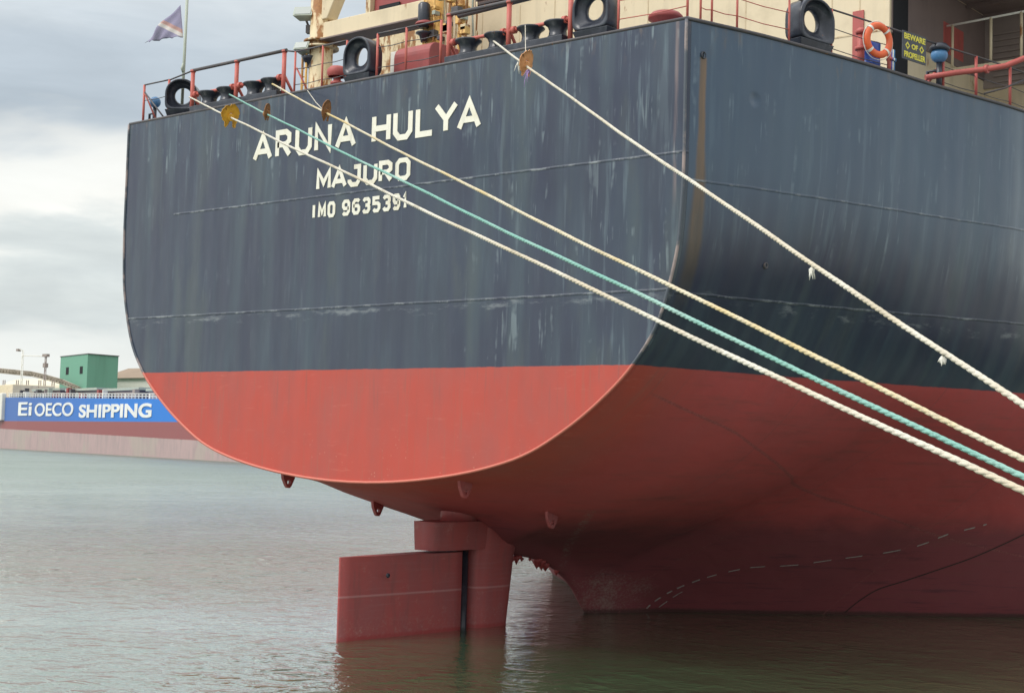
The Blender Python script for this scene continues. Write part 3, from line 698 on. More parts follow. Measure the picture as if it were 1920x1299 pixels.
chock((-9.72, .55, ZB), math.radians(38), 1.15, 1.12, .75)
chock((-.55, .45, ZB), 0, 1.2, 1.22, .6)
chock((8.66, .45, ZB), 0, 1.25, 1.2, .6)
yq = at(1536, 100, 2, ZB).y
chock((half_b(yq) - .38, yq, ZB), math.radians(90 - 11), 1.5, 1.25, .6, .33, .3)

# roller fairleads: four dished rollers on a dark bed, under a red gallows
def roller_fairlead(x0, x1, rx, postx):
    e = empty('roller_fairlead', ((x0 + x1) / 2, .5, ZB), 0, ship); cx = (x0 + x1) / 2
    b = MB(); b.box((x0 - cx, -.42, .02), (x1 - cx, .45, .30)); b.build('bed_plate', BLACKP, e, .02)
    for x in rx:
        r = MB(); r.lathe([(.30, 0), (.33, .03), (.27, .10), (.25, .24), (.30, .36), (.40, .44), (.42, .47), (.40, .50), (.1, .53), (.0, .53)], (x - cx, -.02, .30), 28, 'z', False)
        r.build('roller', BLACKP, e)
    for x in postx:
        r = MB(); r.tube([(x - cx, -.12, 0), (x - cx, -.12, 1.66)], .075, 10); r.lathe([(.10, 0), (.10, .07)], (x - cx, -.12, 1.62), 12); r.tube([(x - cx, -.12, .88), (x - cx, .55, 0.02)], .05, 8)
        r.build('gallows_post', REDB, e)
    for a, b_ in zip(postx[:-1], postx[1:]):
        r = MB(); r.tube([(a - cx, -.12, .80), (b_ - cx, -.12, .80)], .055, 10); r.lathe([(.11, -.06), (.11, .06)], (a - cx + .2, -.12, .80), 12, 'x'); r.lathe([(.11, -.06), (.11, .06)], (b_ - cx - .2, -.12, .80), 12, 'x')
        r.build('cross_pipe', REDB, e)
    r = MB(); r.tube([(postx[0] - cx - .1, -.12, 1.68), (postx[-1] - cx + .1, -.12, 1.68)], .06, 10); r.build('top_bar', DARKRAIL, e)
    return e
roller_fairlead(-8.75, -4.2, [-8.15, -7.15, -5.75, -4.85], [-9.0, -6.62, -4.2])
roller_fairlead(3.3, 7.75, [3.9, 5.05, 6.3, 7.3], [3.2, 5.55, 7.82])
mb = MB(); mb.tube([(-10.3, .38, ZB + 1.52), (-9.0, .38, ZB + 1.68)], .03, 8); mb.build('rail_bar', DARKRAIL, ship); mb = MB(); mb.tube([(-4.2, .38, ZB + 1.68), (-3.62, .36, ZB + 1.55)], .03, 8); mb.build('rail_bar', DARKRAIL, ship)

# mushroom vents and small bollards
def mushroom(px, py, w, y=1.2, mat=MAROON, h=.5):
    p = at(px, py, 1, y); o = MB(); r = w / 2
    o.lathe([(r * .7, 0), (r * .7, h * .55), (r, h * .7), (r, h * .85), (r * .8, h), (0.01, h * 1.02)], (0, 0, 0), 24, 'z', False)
    return o.build('mushroom_vent', mat, ship, loc=(p.x, y, ZB))
mushroom(1248, 30, .95, .9, MAROON, .6)
# white-sided maroon rope drum box behind the rail
mb = MB(); n = 12; R_ = []
p0, p1 = at(738, 120, 1, 1.3).x, at(800, 120, 1, 1.3).x
prof = [(0, 0), (0, .75)] + [(.38 - .38 * math.cos(a), .75 + .38 * math.sin(a)) for a in [PI / 2 * i / 6 for i in range(1, 7)]] + [(1.4, 1.13), (1.4, 0)]
vs = [(x, 1.3 + a, b) for x in (p0, p1 + .1) for a, b in prof]; k = len(prof)
mb.add(vs, [(i, (i + 1) % k, k + (i + 1) % k, k + i) for i in range(k)] + [tuple(reversed(range(k))), tuple(range(k, 2 * k))])
mb.build('winch_cover', MAROON, ship, .03, loc=(0, 0, ZB + .25))
mb = MB(); mb.box((p0 - .35, 1.5, ZB), (p0 - .12, 2.7, ZB + 1.3)); mb.build('locker_side', WHITEP, ship, .02)
# red valve column with hand wheel
p = at(632, 150, 1, 1.2)
e = empty('vent_valve', (p.x, 1.2, ZB), 0, ship)
mb = MB(); mb.tube([(0, 0, 0), (0, 0, 1.0)], .13, 12); mb.lathe([(.3, .72), (.34, .8), (.34, .95), (.24, 1.05), (0.01, 1.1)], (0, 0, 0), 16, 'z', False); mb.lathe([(.22, .45), (.22, .55)], (0, 0, 0), 14); mb.build('valve_body', REDP, e)
mb = MB(); mb.tube([(.55, .1, 0), (.55, .1, 1.15), (.5, .0, 1.32), (.38, 0, 1.36)], .07, 8); mb.lathe([(.16, .7), (.16, .8)], (.55, .1, 0), 12); mb.build('bent_pipe', REDP, e)
# round-headed mooring lamps on bracket stands
def bulb_stand(loc, hood=False):
    e = empty('deck_telephone_stand', loc, 0, ship)
    mb = MB(); mb.tube([(0, 0, 0), (0, 0, .78)], .075, 8); mb.tube([(-.3, 0, 0), (-.3, 0, .55), (0, 0, .55)], .05, 8); mb.build('stand', BLACKP, e)
    r = .21; mb = MB(); mb.lathe([(r * math.sin(a), -r * math.cos(a)) for a in [PI * i / 10 for i in range(1, 10)]], (0, 0, .96), 18); mb.build('round_head', LTBLUE, e)
    if hood: mb = MB(); mb.lathe([(.24, 0), (.26, .08), (.18, .18), (.05, .22)], (0, 0, 1.08), 16); mb.build('hood', BLACKP, e)
    return e
p = at(290, 212, 1, .8); bulb_stand((p.x, .8, ZB))
p = at(1746, 158, 2, ZB); e_ = bulb_stand((half_b(p.y + .9) - .25, p.y + .9, ZB), True); e_.scale = (1.25, 1.25, 1.15)

# ensign staff
fp = at(343, 150, 1, .9); ft = at(345, -60, 1, .9)
mb = MB(); mb.tube([(fp.x, .9, ZB), (fp.x + .05, .9, ZB + 4.9)], .055, 8); mb.tube([(fp.x + .03, .86, ZB + 1.9), (fp.x + .03, .80, ZB + 2.0), (fp.x + .03, .86, ZB + 2.2)], .04, 6)
mb.build('ensign_staff', GREYBOX, ship)
def flag():
    a, b, c = at(338, 10, 1, .9), at(343, 71, 1, .9), at(268, 80, 1, .9)
    e = bpy.data.meshes.new('flag'); n = 16; vs = []; fs = []; idx = {}
    for i in range(n + 1):
        for j in range(n + 1 - i):
            u, v = i / n, j / n                       # toward c, toward b
            p = a + (c - a) * u + (b - a) * v
            wv = .10 * math.sin(u * 9 + v * 3) + .05 * math.sin(v * 14 - u * 5)
            edge = (random.uniform(0, .07) if i + j == n and 0 < i < n else 0)
            idx[i, j] = len(vs); vs.append((p.x, .9 + wv * u ** .5, p.z + edge))
    for i in range(n):
        for j in range(n - i):
            fs.append((idx[i, j], idx[i + 1, j], idx[i, j + 1]))
            if i + j < n - 1: fs.append((idx[i + 1, j], idx[i + 1, j + 1], idx[i, j + 1]))
    e.from_pydata(vs, [], fs); e.update()
    mt, t, bs = material('faded_flag_cloth'); co = objco(t)
    sp = t.new('ShaderNodeSeparateXYZ'); t.l.new(co, sp.inputs[0]); x, _, z = sp.outputs
    # diagonal pale and orange rays over faded blue
    o_ = at(347, 69, 1, .9); q_ = at(300, 45, 1, .9); k = (q_.z - o_.z) / (q_.x - o_.x)
    dline = t.math('SUBTRACT', z, t.math('ADD', o_.z, t.math('MULTIPLY', t.math('SUBTRACT', x, o_.x), k)))
    m1 = t.math('SUBTRACT', 1, t.step(t.math('ABSOLUTE', dline), .06, .11)); m2 = t.math('SUBTRACT', 1, t.step(t.math('ABSOLUTE', t.math('SUBTRACT', dline, .13)), .05, .1))
    c = t.mix(t.noise(co, 2.5, 3), (.20, .19, .30), (.30, .27, .36)); c = t.mix(t.math('MULTIPLY', m1, .8), c, (.62, .58, .52)); c = t.mix(t.math('MULTIPLY', m2, .6), c, (.50, .25, .15))
    t.l.new(c, bs.inputs['Base Color']); bs.inputs['Roughness'].default_value = .9
    o = link('flag', e, mt, None, True); s = o.modifiers.new('thick', 'SOLIDIFY'); s.thickness = .012
    tag(o, 'small faded purple-blue flag with a pale diagonal stripe flying from the stern staff', 'flag')
flag()

# ---- crane posts and gantry beam
def col_post(px0, px1, y, z1, mat, name, nn=20, z0=ZB):
    a, b = at(px0, 90, 1, y).x, at(px1, 90, 1, y).x; r = (b - a) / 2 * (.78 if px0 < 700 else 1.05)
    o = MB(); o.lathe([(r * 1.25, 0), (r * 1.25, .06), (r, .08), (r, z1 - z0)], (0, 0, 0), nn)
    return o.build(name, mat, ship, loc=((a + b) / 2, y, z0)), (a + b) / 2, r
e1, x1p, r1p = col_post(583, 622, 3.2, 25.5, CREAM_RUSTY, 'crane_post')
# rusty ladder with pipes up the post, and flange rings
mb = MB()
for dx in (-.42, -.22): mb.tube([(x1p + dx, 2.72, ZB), (x1p + dx, 2.72, ZB + 2.6)], .045, 6)
for k in range(8): mb.tube([(x1p - .42, 2.72, ZB + .3 + .3 * k), (x1p - .22, 2.72, ZB + .3 + .3 * k)], .02, 6)
mb.build('post_ladder', YELLOW_RUSTY, ship)
zz_ = at(605, 88, 1, 3.2).z
mb = MB(); mb.lathe([(r1p * 1.5, 0), (r1p * 1.5, .07)], (x1p, 3.2, zz_ - .1), 20); mb.lathe([(r1p * 1.5, 0), (r1p * 1.5, .07)], (x1p, 3.2, zz_ + .12), 20); mb.build('post_flange', CREAM_RUSTY, ship)
zt_ = at(640, 40, 1, 3.2).z
mb = MB(); mb.add([(x1p, 2.9, zt_ + .1), (x1p + .55, 2.9, zt_ + .1), (x1p + 2.3, 2.9, zt_ + 3.2), (x1p, 2.9, zt_ + 3.2), (x1p, 3.4, zt_ + .1), (x1p + .55, 3.4, zt_ + .1), (x1p + 2.3, 3.4, zt_ + 3.2), (x1p, 3.4, zt_ + 3.2)],
                  [(0, 1, 2, 3), (4, 7, 6, 5), (0, 4, 5, 1), (1, 5, 6, 2), (2, 6, 7, 3), (3, 7, 4, 0)]); mb.build('post_gusset', CREAM, ship, .03)
# beam
pb = at(607, 76, 1, 3.0); pt_ = at(622, 50, 1, 3.0)
xb1 = at(818, 30, 1, 3.0).x
mb = MB(); mb.box((pb.x, 2.95, pb.z), (xb1, 3.55, pb.z + .62)); mb.build('gantry_beam', CREAM, ship, .02)
mb = MB(); mb.box((pb.x, 2.75, pb.z - .05), (xb1, 3.75, pb.z - .002)); mb.build('beam_flange', BROWN, ship)
e2, x2p, r2p = col_post(800, 826, 2.9, 26, YELLOW_RUSTY, 'crane_post')
e3, x3p, r3p = col_post(850, 872, 3.3, 26, YELLOW_RUSTY, 'crane_post', z0=at(860, 18, 1, 3.3).z)
# mast clutter between them: pipes, cable trays, brackets
random.seed(11)
for k in range(14):
    x = x2p + .38 + k * .1; mb = MB(); pts_ = []
    y = 2.75 + random.uniform(0, .5); top_ = random.choice([2.2, 3.4, 5.5, 7])
    zz = 0
    while zz < top_: pts_.append((x + random.uniform(-.03, .03), y + random.uniform(-.02, .02), ZB + zz)); zz += .5
    mb.tube(pts_, random.choice([.03, .045, .06]), 7); mb.build('riser_pipe', random.choice([CREAM_RUSTY, CREAM_RUSTY, YELLOW_RUSTY, GREYBOX]), ship)
for k in range(22):
    x = x2p + random.uniform(.2, 1.7); z = ZB + random.uniform(.2, 3.6); s_ = random.uniform(.06, .16)
    mb = MB(); mb.box((x - s_, 2.45, z - s_ * random.uniform(.5, 1.4)), (x + s_, 2.7, z + s_)); mb.build('valve_block', random.choice([CREAM_RUSTY, YELLOW_RUSTY, GREYBOX, DARKRAIL]), ship, .02)
mb = MB()
for k in range(16): mb.tube([(x2p - .1, 2.5, ZB + .2 + k * .3), (x2p + .35, 2.5, ZB + .2 + k * .3)], .022, 6)
mb.tube([(x2p - .1, 2.5, ZB), (x2p - .1, 2.5, ZB + 5)], .03, 6); mb.tube([(x2p + .35, 2.5, ZB), (x2p + .35, 2.5, ZB + 5)], .03, 6); mb.build('post_ladder', YELLOW_RUSTY, ship)
# floodlights on the posts
def flood(px, py, y, rz, s_=1.0, mat=GREYBOX, tilt=-.5):
    p = at(px, py, 1, y); e = empty('floodlight', p, rz, ship)
    mb = MB(); mb.add([(-.34 * s_, -.18, -.2 * s_), (.34 * s_, -.18, -.2 * s_), (.34 * s_, -.18, .2 * s_), (-.34 * s_, -.18, .2 * s_), (-.2 * s_, .2, -.12 * s_), (.2 * s_, .2, -.12 * s_), (.2 * s_, .2, .12 * s_), (-.2 * s_, .2, .12 * s_)],
                      [(0, 1, 2, 3), (7, 6, 5, 4), (0, 4, 5, 1), (1, 5, 6, 2), (2, 6, 7, 3), (3, 7, 4, 0)]); h = mb.build('lamp_head', mat, e, .015); h.rotation_euler = (tilt, 0, 0)
    mb = MB(); mb.box((-.28 * s_, -.2, -.15 * s_), (.28 * s_, -.185, .15 * s_)); g = mb.build('lamp_glass', LAMPGLASS, e); g.rotation_euler = (tilt, 0, 0)
    mb = MB(); mb.tube([(0, .1, -.1), (.1, .25, -.4), (.45, .3, -.55)], .045, 6); mb.box((.02, .12, -.62), (.4, .34, -.34)); mb.build('bracket', DARKRAIL, e)
LAMPGLASS, tt, bb = material('lamp_glass'); bb.inputs['Base Color'].default_value = (.45, .48, .45, 1); bb.inputs['Roughness'].default_value = .15
flood(571, 28, 2.8, .5, 1.05); flood(569, 92, 2.6, .3, .85)
mb = MB(); p = at(578, 115, 1, 2.8); mb.lathe([(.26, .16), (.2, .05), (.09, -.12), (.05, -.2)], p, 14); mb.build('horn_speaker', BLACKP, ship)
p = at(795, 30, 1, 2.4); mb = MB(); mb.lathe([(.16, -.42), (.2, -.3), (.2, .35), (.15, .42)], p, 14); mb.build('stern_lantern', BLACKP, ship)
p = at(797, 48, 1, 2.4); mb = MB(); mb.lathe([(.34, 0), (.3, .08), (.12, .16)], p, 14); mb.build('lantern_bracket', MAROON, ship)
p = at(795, 64, 1, 2.4); mb = MB(); mb.lathe([(.10, -.28), (.16, -.06), (.28, 0), (.26, .05)], p, 14); mb.build('horn_speaker', BLACKP, ship)
mb = MB(); mb.tube([at(860, 30, 1, 2.2), at(1010, -8, 1, 2.2)], .09, 10); mb.build('fire_main', DARKRAIL, ship)

# ---- aft deckhouse
HY = 12.0; hx0, hx1 = -9.6, at(1665, 80, 1, HY).x
house = empty('deckhouse', (0, HY, ZB), 0, ship)
def hp(px, py, y=HY): p = at(px, py, 1, y); return Vector((p.x, p.y - HY, p.z - ZB))
mb = MB(); mb.box((hx0, 0, 0), (hx1, 26, 9.0)); mb.build('wall', CREAM, house)
mb = MB(); mb.box((-11.99, 8.0, 0), (15.3, 30, 3.1)); mb.box((-11.99, 8.02, 3.1), (15.28, 30, 4.4)); mb.build('side_wall', CREAM, house)
mb = MB()                      # flush plate seams stand proud as thin straps
for px in (905, 975, 1040, 1130, 1215, 1398, 1480, 1560, 1612):
    x = hp(px, 30).x; mb.box((x - .02, -.012, 0), (x + .02, -.001, 6))
mb.box((hx0, -.014, 2.55), (hx1 - .01, -.001, 2.6)); mb.build('wall_strap', paint('strap_paint', (.62, .50, .32), .6, (.4, .28, .14), .5, .3, 1.2), house)
mb = MB(); mb.box((hx1 - .12, -.03, 0), (hx1 + .06, .12, 8)); mb.build('corner_pillar', CREAM, house, .02)
# red painted door strip by the corner, louvre, dark recesses
a, b = hp(1600, 30), hp(1620, 68); mb = MB(); mb.box((a.x, -.05, 0), (b.x, -.015, a.z + .12)); mb.build('fire_station_panel', REDP, house)
a, b = hp(893, 12), hp(998, -10); lv = empty('louvre', (a.x, -.02, a.z - .15), 0, house)
mb = MB(); mb.box((0, -.06, 0), (b.x - a.x, 0, 2)); mb.build('louvre_frame', BROWN, lv, .01)
mb = MB()
for k in range(9): mb.box((.1, -.12, .12 + .2 * k), (b.x - a.x - .1, -.062, .2 + .2 * k))
mb.build('louvre_blades', DARKRAIL, lv)
# upper tier over the beam: maroon band with dark slots, forward of the left wall
a = hp(702, 28, 9.0); b = hp(800, 0, 9.0)
mb = MB(); mb.box((a.x, -3.0, a.z - .2), (hp(815, 0, 9).x, -2.8, a.z + 3)); mb.build('screen_bulkhead', MAROON, house, .01)
mb = MB(); c_ = hp(710, 22, 8.9); d_ = hp(748, 6, 8.9); mb.box((c_.x, -3.08, c_.z - .25), (d_.x, -3.02, c_.z + .22)); mb.build('opening', DARKGAP, house)
mb = MB(); mb.box((a.x - .3, -3.2, a.z - .75), (a.x - .05, -2.9, a.z + 3)); mb.build('bracket_post', CREAM_RUSTY, house)
# rusty bulkhead visible between the beam and the rail
mb = MB(); a = hp(690, 100, 8.5); b = hp(810, 60, 8.5); mb.box((a.x, -3.5, 0), (b.x, -3.4, at(750, 36, 1, 8.5).z - ZB)); mb.build('aft_bulkhead', CREAM_RUSTY, house, .01)
# side passage: deckhead overhead (brown), its beams, louvred casing wall, white rail
zu = at(1730, 52, 1, 20.0).z
mb = MB(); mb.box((hx1 + .07, .1, zu - ZB), (17.2, 7.98, zu - ZB + .35)); mb.build('overhead_deck', BROWN, house)
mb = MB()
for k in range(5): mb.box((hx1 + .1, 1.6 + 1.5 * k, zu - ZB - .16), (17.1, 1.68 + 1.5 * k, zu - ZB - .002))
mb.build('deck_beams', BROWN, house)
mb = MB(); mb.box((hx1 + .002, .14, 2.5), (hx1 + .05, 7.97, zu - ZB - .02)); mb.build('side_shade_panel', BROWN, house)  # brown sheet standing in for the overhang's shade on the cream wall
mb = MB(); mb.box((hx1 + .052, .25, 1.2), (hx1 + .07, 1.35, zu - ZB - .5)); mb.build('opening', DARKGAP, house)
mb = MB(); mb.tube([hp(1672, -5, HY + .6), hp(1732, 50, HY + 7)], .09, 8); mb.build('diagonal_strut', BROWN, house)
mb = MB(); mb.box((at(1790, 60, 1, 19.9).x, 7.9, 2.2), (16.0, 7.97, zu - ZB - .01)); 
for k in range(9): mb.box((at(1862, 60, 1, 19.8).x, 7.80, 2.35 + .22 * k), (15.2, 7.895, 2.43 + .22 * k))
mb.build('casing_louvre', SLATE, house)
mb = MB(); x_ = at(1740, 70, 1, 17.).x; mb.box((x_, 4.2, at(1760, 112, 1, 17.).z - ZB), (at(1786, 70, 1, 17.).x, 6.0, at(1760, 52, 1, 17.).z - ZB)); mb.build('red_locker', REDP, house, .04)
r0, r1 = at(1722, 60, 1, 16.5), at(1940, 18, 1, 16.5); e = empty('guard_rail', r0, 0, ship); L_ = r1 - r0
mb = MB(); mb.tube([(0, 0, 0), L_], .04, 8); mb.build('rail_bar', WHITEP, e)
for px in (1786, 1858, 1915):
    q = at(px, 60, 1, 16.5).x - r0.x; mb = MB(); mb.tube([(q, 0, L_.z * q / L_.x), (q, 0, -1.45)], .05, 8); mb.build('post', CREAM, e)
mb = MB(); mb.box((L_.x * .28, .02, -1.6), (L_.x, .12, -1.48)); mb.build('toe_plate', CREAM, e)
# red foam main sweeping across the side deck
pp = [at(1735, 146, 1, 10.4), at(1790, 137, 1, 11.0), at(1850, 130, 1, 11.6), at(1885, 124, 1, 12.0), at(1925, 108, 1, 12.4), at(1960, 80, 1, 13)]
mb = MB(); mb.tube(pp, .09, 10); mb.lathe([(.14, -.05), (.14, .05)], pp[2], 12, 'x'); mb.build('fire_main', REDP, ship)
# brown pipe below
mb = MB(); mb.tube([at(1845, 176, 1, 12.9), at(1885, 165, 1, 13.5), at(1925, 148, 1, 14)], .03, 8); mb.build('rail_wire', DARKRAIL, ship)

# ---- blue drum, hydrant, pipes and the things hung at the starboard rail
def P_(px, py, off=.5, zz=ZB):
    q = at(px, py, 2, zz); return q
dx = half_b(8.2)
mb = MB(); mb.lathe([(.27, 0), (.29, .03), (.28, .28), (.295, .30), (.28, .32), (.28, .60), (.295, .62), (.28, .64), (.29, .88), (.26, .92)], (0, 0, 0), 24)
o = mb.build('plastic_drum', BLUEP, None, loc=(dx - .75, 7.95, ZB + .004)); o.scale = (1.15, 1.15, 1.05)
tag(o, 'blue plastic drum standing behind the orange lifebuoy at the starboard rail', 'drum')
mb = MB(); mb.tube([(0, 0, 0), (0, 0, 1.15)], .11, 10); mb.lathe([(.17, .62), (.17, .72)], (0, 0, 0), 12); mb.lathe([(.15, 1.1), (.17, 1.2), (.08, 1.28)], (0, 0, 0), 12)
mb.build('fire_hydrant', REDP, ship, loc=(half_b(7.3) - .55, 7.3, ZB))
for k, (px, mat_) in enumerate(((1700, REDP), (1707, BLUEP), (1714, LETTER), (1722, LTBLUE))):
    q = at(px, 140, 2, ZB); mb = MB(); mb.tube([(0, 0, 0), (0, 0, .85)], .06, 8); mb.lathe([(.1, .5), (.1, .58)], (0, 0, 0), 10); mb.build('filling_pipe', mat_, ship, loc=(half_b(q.y) - .35, q.y, ZB))
# lifebuoy, hung on the rail and facing aft-starboard
def lifebuoy():
    c = at(1647, 76, 0, half_b(7.7) - .12)
    e = empty('lifebuoy', c, 0); e.rotation_euler = (0, 0, math.radians(68))
    R_, r_ = .42, .105; n, k = 48, 14; mb = MB(); vs = []
    for i in range(n):
        a = 2 * PI * i / n
        for j in range(k):
            b = 2 * PI * j / k; q = R_ + r_ * math.cos(b); vs.append((q * math.cos(a), r_ * math.sin(b) * .8, q * math.sin(a)))
    mb.add(vs, [(i * k + j, ((i + 1) % n) * k + j, ((i + 1) % n) * k + (j + 1) % k, i * k + (j + 1) % k) for i in range(n) for j in range(k)], True)
    mb.build('ring', ORANGE, e)
    for a in (PI / 4, 3 * PI / 4, 5 * PI / 4, 7 * PI / 4):
        mb = MB(); vs = []
        for i in range(4):
            aa = a - .08 + i * .053
            for j in range(k):
                b = 2 * PI * j / k; q = R_ + (r_ + .006) * math.cos(b); vs.append((q * math.cos(aa), (r_ * .8 + .006) * math.sin(b), q * math.sin(aa)))
        mb.add(vs, [(i * k + j, (i + 1) * k + j, (i + 1) * k + (j + 1) % k, i * k + (j + 1) % k) for i in range(3) for j in range(k)], True)
        mb.build('reflective_band', WHITEP, e)
    mb = MB(); mb.tube([(.56 * math.cos(a), .02, .56 * math.sin(a) - .02 * abs(math.sin(2 * a))) for a in [2 * PI * i / 32 for i in range(33)]], .012, 6, False); mb.build('grab_line', WHITEP, e)
    e.scale = (1.02, 1.02, 1.02)
    tag(e, 'orange lifebuoy hanging on the starboard rail beside the yellow-lettered sign', 'lifebuoy')
lifebuoy()
# warning board
def board():
    y0, y1 = 8.75, 9.95; xa, xb = half_b(y0) - .14, half_b(y1) - .14
    zt = at(1690, 53, 0, xa).z; L_ = math.hypot(xb - xa, y1 - y0); ang = math.atan2(y1 - y0, xb - xa); H = .86
    e = empty('warning_sign', (xa, y0, zt - H - .03), ang)
    mb = MB(); mb.box((0, 0, 0), (L_, .03, H)); mb.build('board', SIGNK, e)
    def txt(s, size, cx, cz):
        cu = bpy.data.curves.new('t', 'FONT'); cu.body = s; cu.size = size; cu.extrude = .004; cu.offset = .008; cu.align_x = 'CENTER'; cu.align_y = 'CENTER'
        o = bpy.data.objects.new('t', cu); COL.objects.link(o); dg = bpy.context.evaluated_depsgraph_get(); me = bpy.data.meshes.new_from_object(o.evaluated_get(dg))
        bpy.data.objects.remove(o); xs = [v.co.x for v in me.vertices]; w = max(xs) - min(xs)
        o = link('sign_lettering', me, SIGNY, e); o.location = (cx, -.006, cz); o.rotation_euler = (PI / 2, 0, 0)
        return o, w
    for s, cz in (('BEWARE', .70), ('PROPELLER', .15)):
        o, w = txt(s, .24, L_ / 2, cz); o.scale = (L_ * .9 / w, 1, 1)
    o, w = txt('OF', .21, L_ / 2, .43); o.scale = (1.2, 1, 1)
    for cx in (L_ * .2, L_ * .8):
        mb = MB(); a_, b_ = .12, .065
        vs = [(cx + a_ * c, -.008, .43 + a_ * s) for c, s in ((1, 0), (0, 1), (-1, 0), (0, -1))] + [(cx + b_ * c, -.008, .43 + b_ * s) for c, s in ((1, 0), (0, 1), (-1, 0), (0, -1))]
        vs += [(x, -.001, z) for x, _, z in vs]
        fs = [(i, (i + 1) % 4, 4 + (i + 1) % 4, 4 + i) for i in range(4)] + [(i, (i + 1) % 4, 8 + (i + 1) % 4, 8 + i) for i in range(4)] + [(4 + i, 4 + (i + 1) % 4, 12 + (i + 1) % 4, 12 + i) for i in range(4)]
        mb.add(vs, fs); mb.build('diamond_mark', SIGNY, e)
    tag(e, 'dark board with yellow propeller warning lettering hung on the starboard rail', 'sign')
board()
# deck drain in the starboard shell, above the grime run
p, nn = on_hull(.52, 16.5, .0)
mb = MB(); mb.lathe([(.10, -.05), (.10, .03), (.07, .03), (.07, -.05)], (0, 0, 0), 16, 'x'); o = mb.build('drain_pipe', BLACKP, ship); o.location = p
mb = MB(); mb.lathe([(.001, .006), (.085, .006), (.085, -.02)], (0, 0, 0), 16, 'x', False); o = mb.build('drain_opening', DARKGAP, ship); o.location = p + Vector((.002, 0, 0))
p, nn = on_hull(3.3, 11.2, .0)
mb = MB(); mb.lathe([(.09, -.05), (.09, .04), (.06, .04), (.06, -.05)], (0, 0, 0), 16, 'x'); o = mb.build('drain_pipe', DARKRAIL, ship); o.location = p

# ================================================================== mooring lines
def rope_curve(A, B, sag, n):
    A, B = Vector(A), Vector(B); return [A.lerp(B, i / n) - Vector((0, 0, sag * 4 * (i / n) * (1 - i / n))) for i in range(n + 1)]
def laid_rope(mb, pts, r, pitch=.36, strands=3, seg=.035, ns=6):
    """three strands twisted round each other along a path"""
    cum = [0]
    for a, b in zip(pts[:-1], pts[1:]): cum.append(cum[-1] + (b - a).length)
    L_ = cum[-1]; N = int(L_ / seg); samp = []; j = 0
    for i in range(N + 1):
        s = L_ * i / N
        while j < len(cum) - 2 and cum[j + 1] < s: j += 1
        q = (s - cum[j]) / (cum[j + 1] - cum[j]); samp.append((pts[j].lerp(pts[j + 1], q) + Vector((0, 0, .010 * math.sin(s * .55) + .0025 * math.sin(s * 1.9))), (pts[j + 1] - pts[j]).normalized(), s))
    for k in range(strands):
        line = []
        for p, d, s in samp:
            u = d.cross(Vector((0, 0, 1))).normalized(); w = u.cross(d); a = 2 * PI * (s / pitch + k / strands)
            wob = 1 + .16 * math.sin(s * 2.3 + k * 1.7) * math.sin(s * .7 + k)
            line.append(p + (u * math.cos(a) + w * math.sin(a)) * r * .36 * wob)
        mb.tube(line, r * .66, ns)
ropes = []
QX, QZ = 31.2, 4.42
bdat = [((-9.054, .3, 18.065), -22.45, ROPE_W, 'off-white mooring rope leading from the far-left chock, lowest of the four', .036, .030),
        ((-6.87, .3, 17.876), -21.923, ROPE_G, 'green mooring rope between the two pale ropes crossing the ship name', .084, .029),
        ((-4.679, .3, 17.954), -21.494, ROPE_C, 'yellowed pale mooring rope just above the green rope', .098, .030),
        ((5.036, .3, 17.916), -22.231, ROPE_W, 'pale mooring rope from the right-hand rollers, highest at the right of the picture', .106, .032)]
for A, yb, mat_, lab, sag, r in bdat:
    B = Vector((31.75, yb, QZ + .45)); A = Vector(A)
    d = (B - A).normalized()
    pts_ = rope_curve(A, B, sag, 60)
    back = [A - (Vector((A.x, A.y, A.z)) - Vector((A.x - .6, A.y + 2.6, A.z - .25)))]
    pts_ = back + pts_
    mb = MB(); laid_rope(mb, pts_, r); mb.tube([p for p in pts_], r * .55, 8)
    o = mb.build('mooring_rope', mat_); tag(o, lab, 'mooring rope', 'mooring ropes from the stern to the quay')
    ropes.append((A, B, sag))
def rope_at(i, px):
    A, B, sag = ropes[i]; lo, hi = 0, 1.0
    for _ in range(40):
        q = (lo + hi) / 2; p = A.lerp(B, q) - Vector((0, 0, sag * 4 * q * (1 - q))); v = p - CAM; x = 960 + 2800 * v.dot(RX) / v.dot(RF)
        if x < px: lo = q
        else: hi = q
    return p, (B - A).normalized()
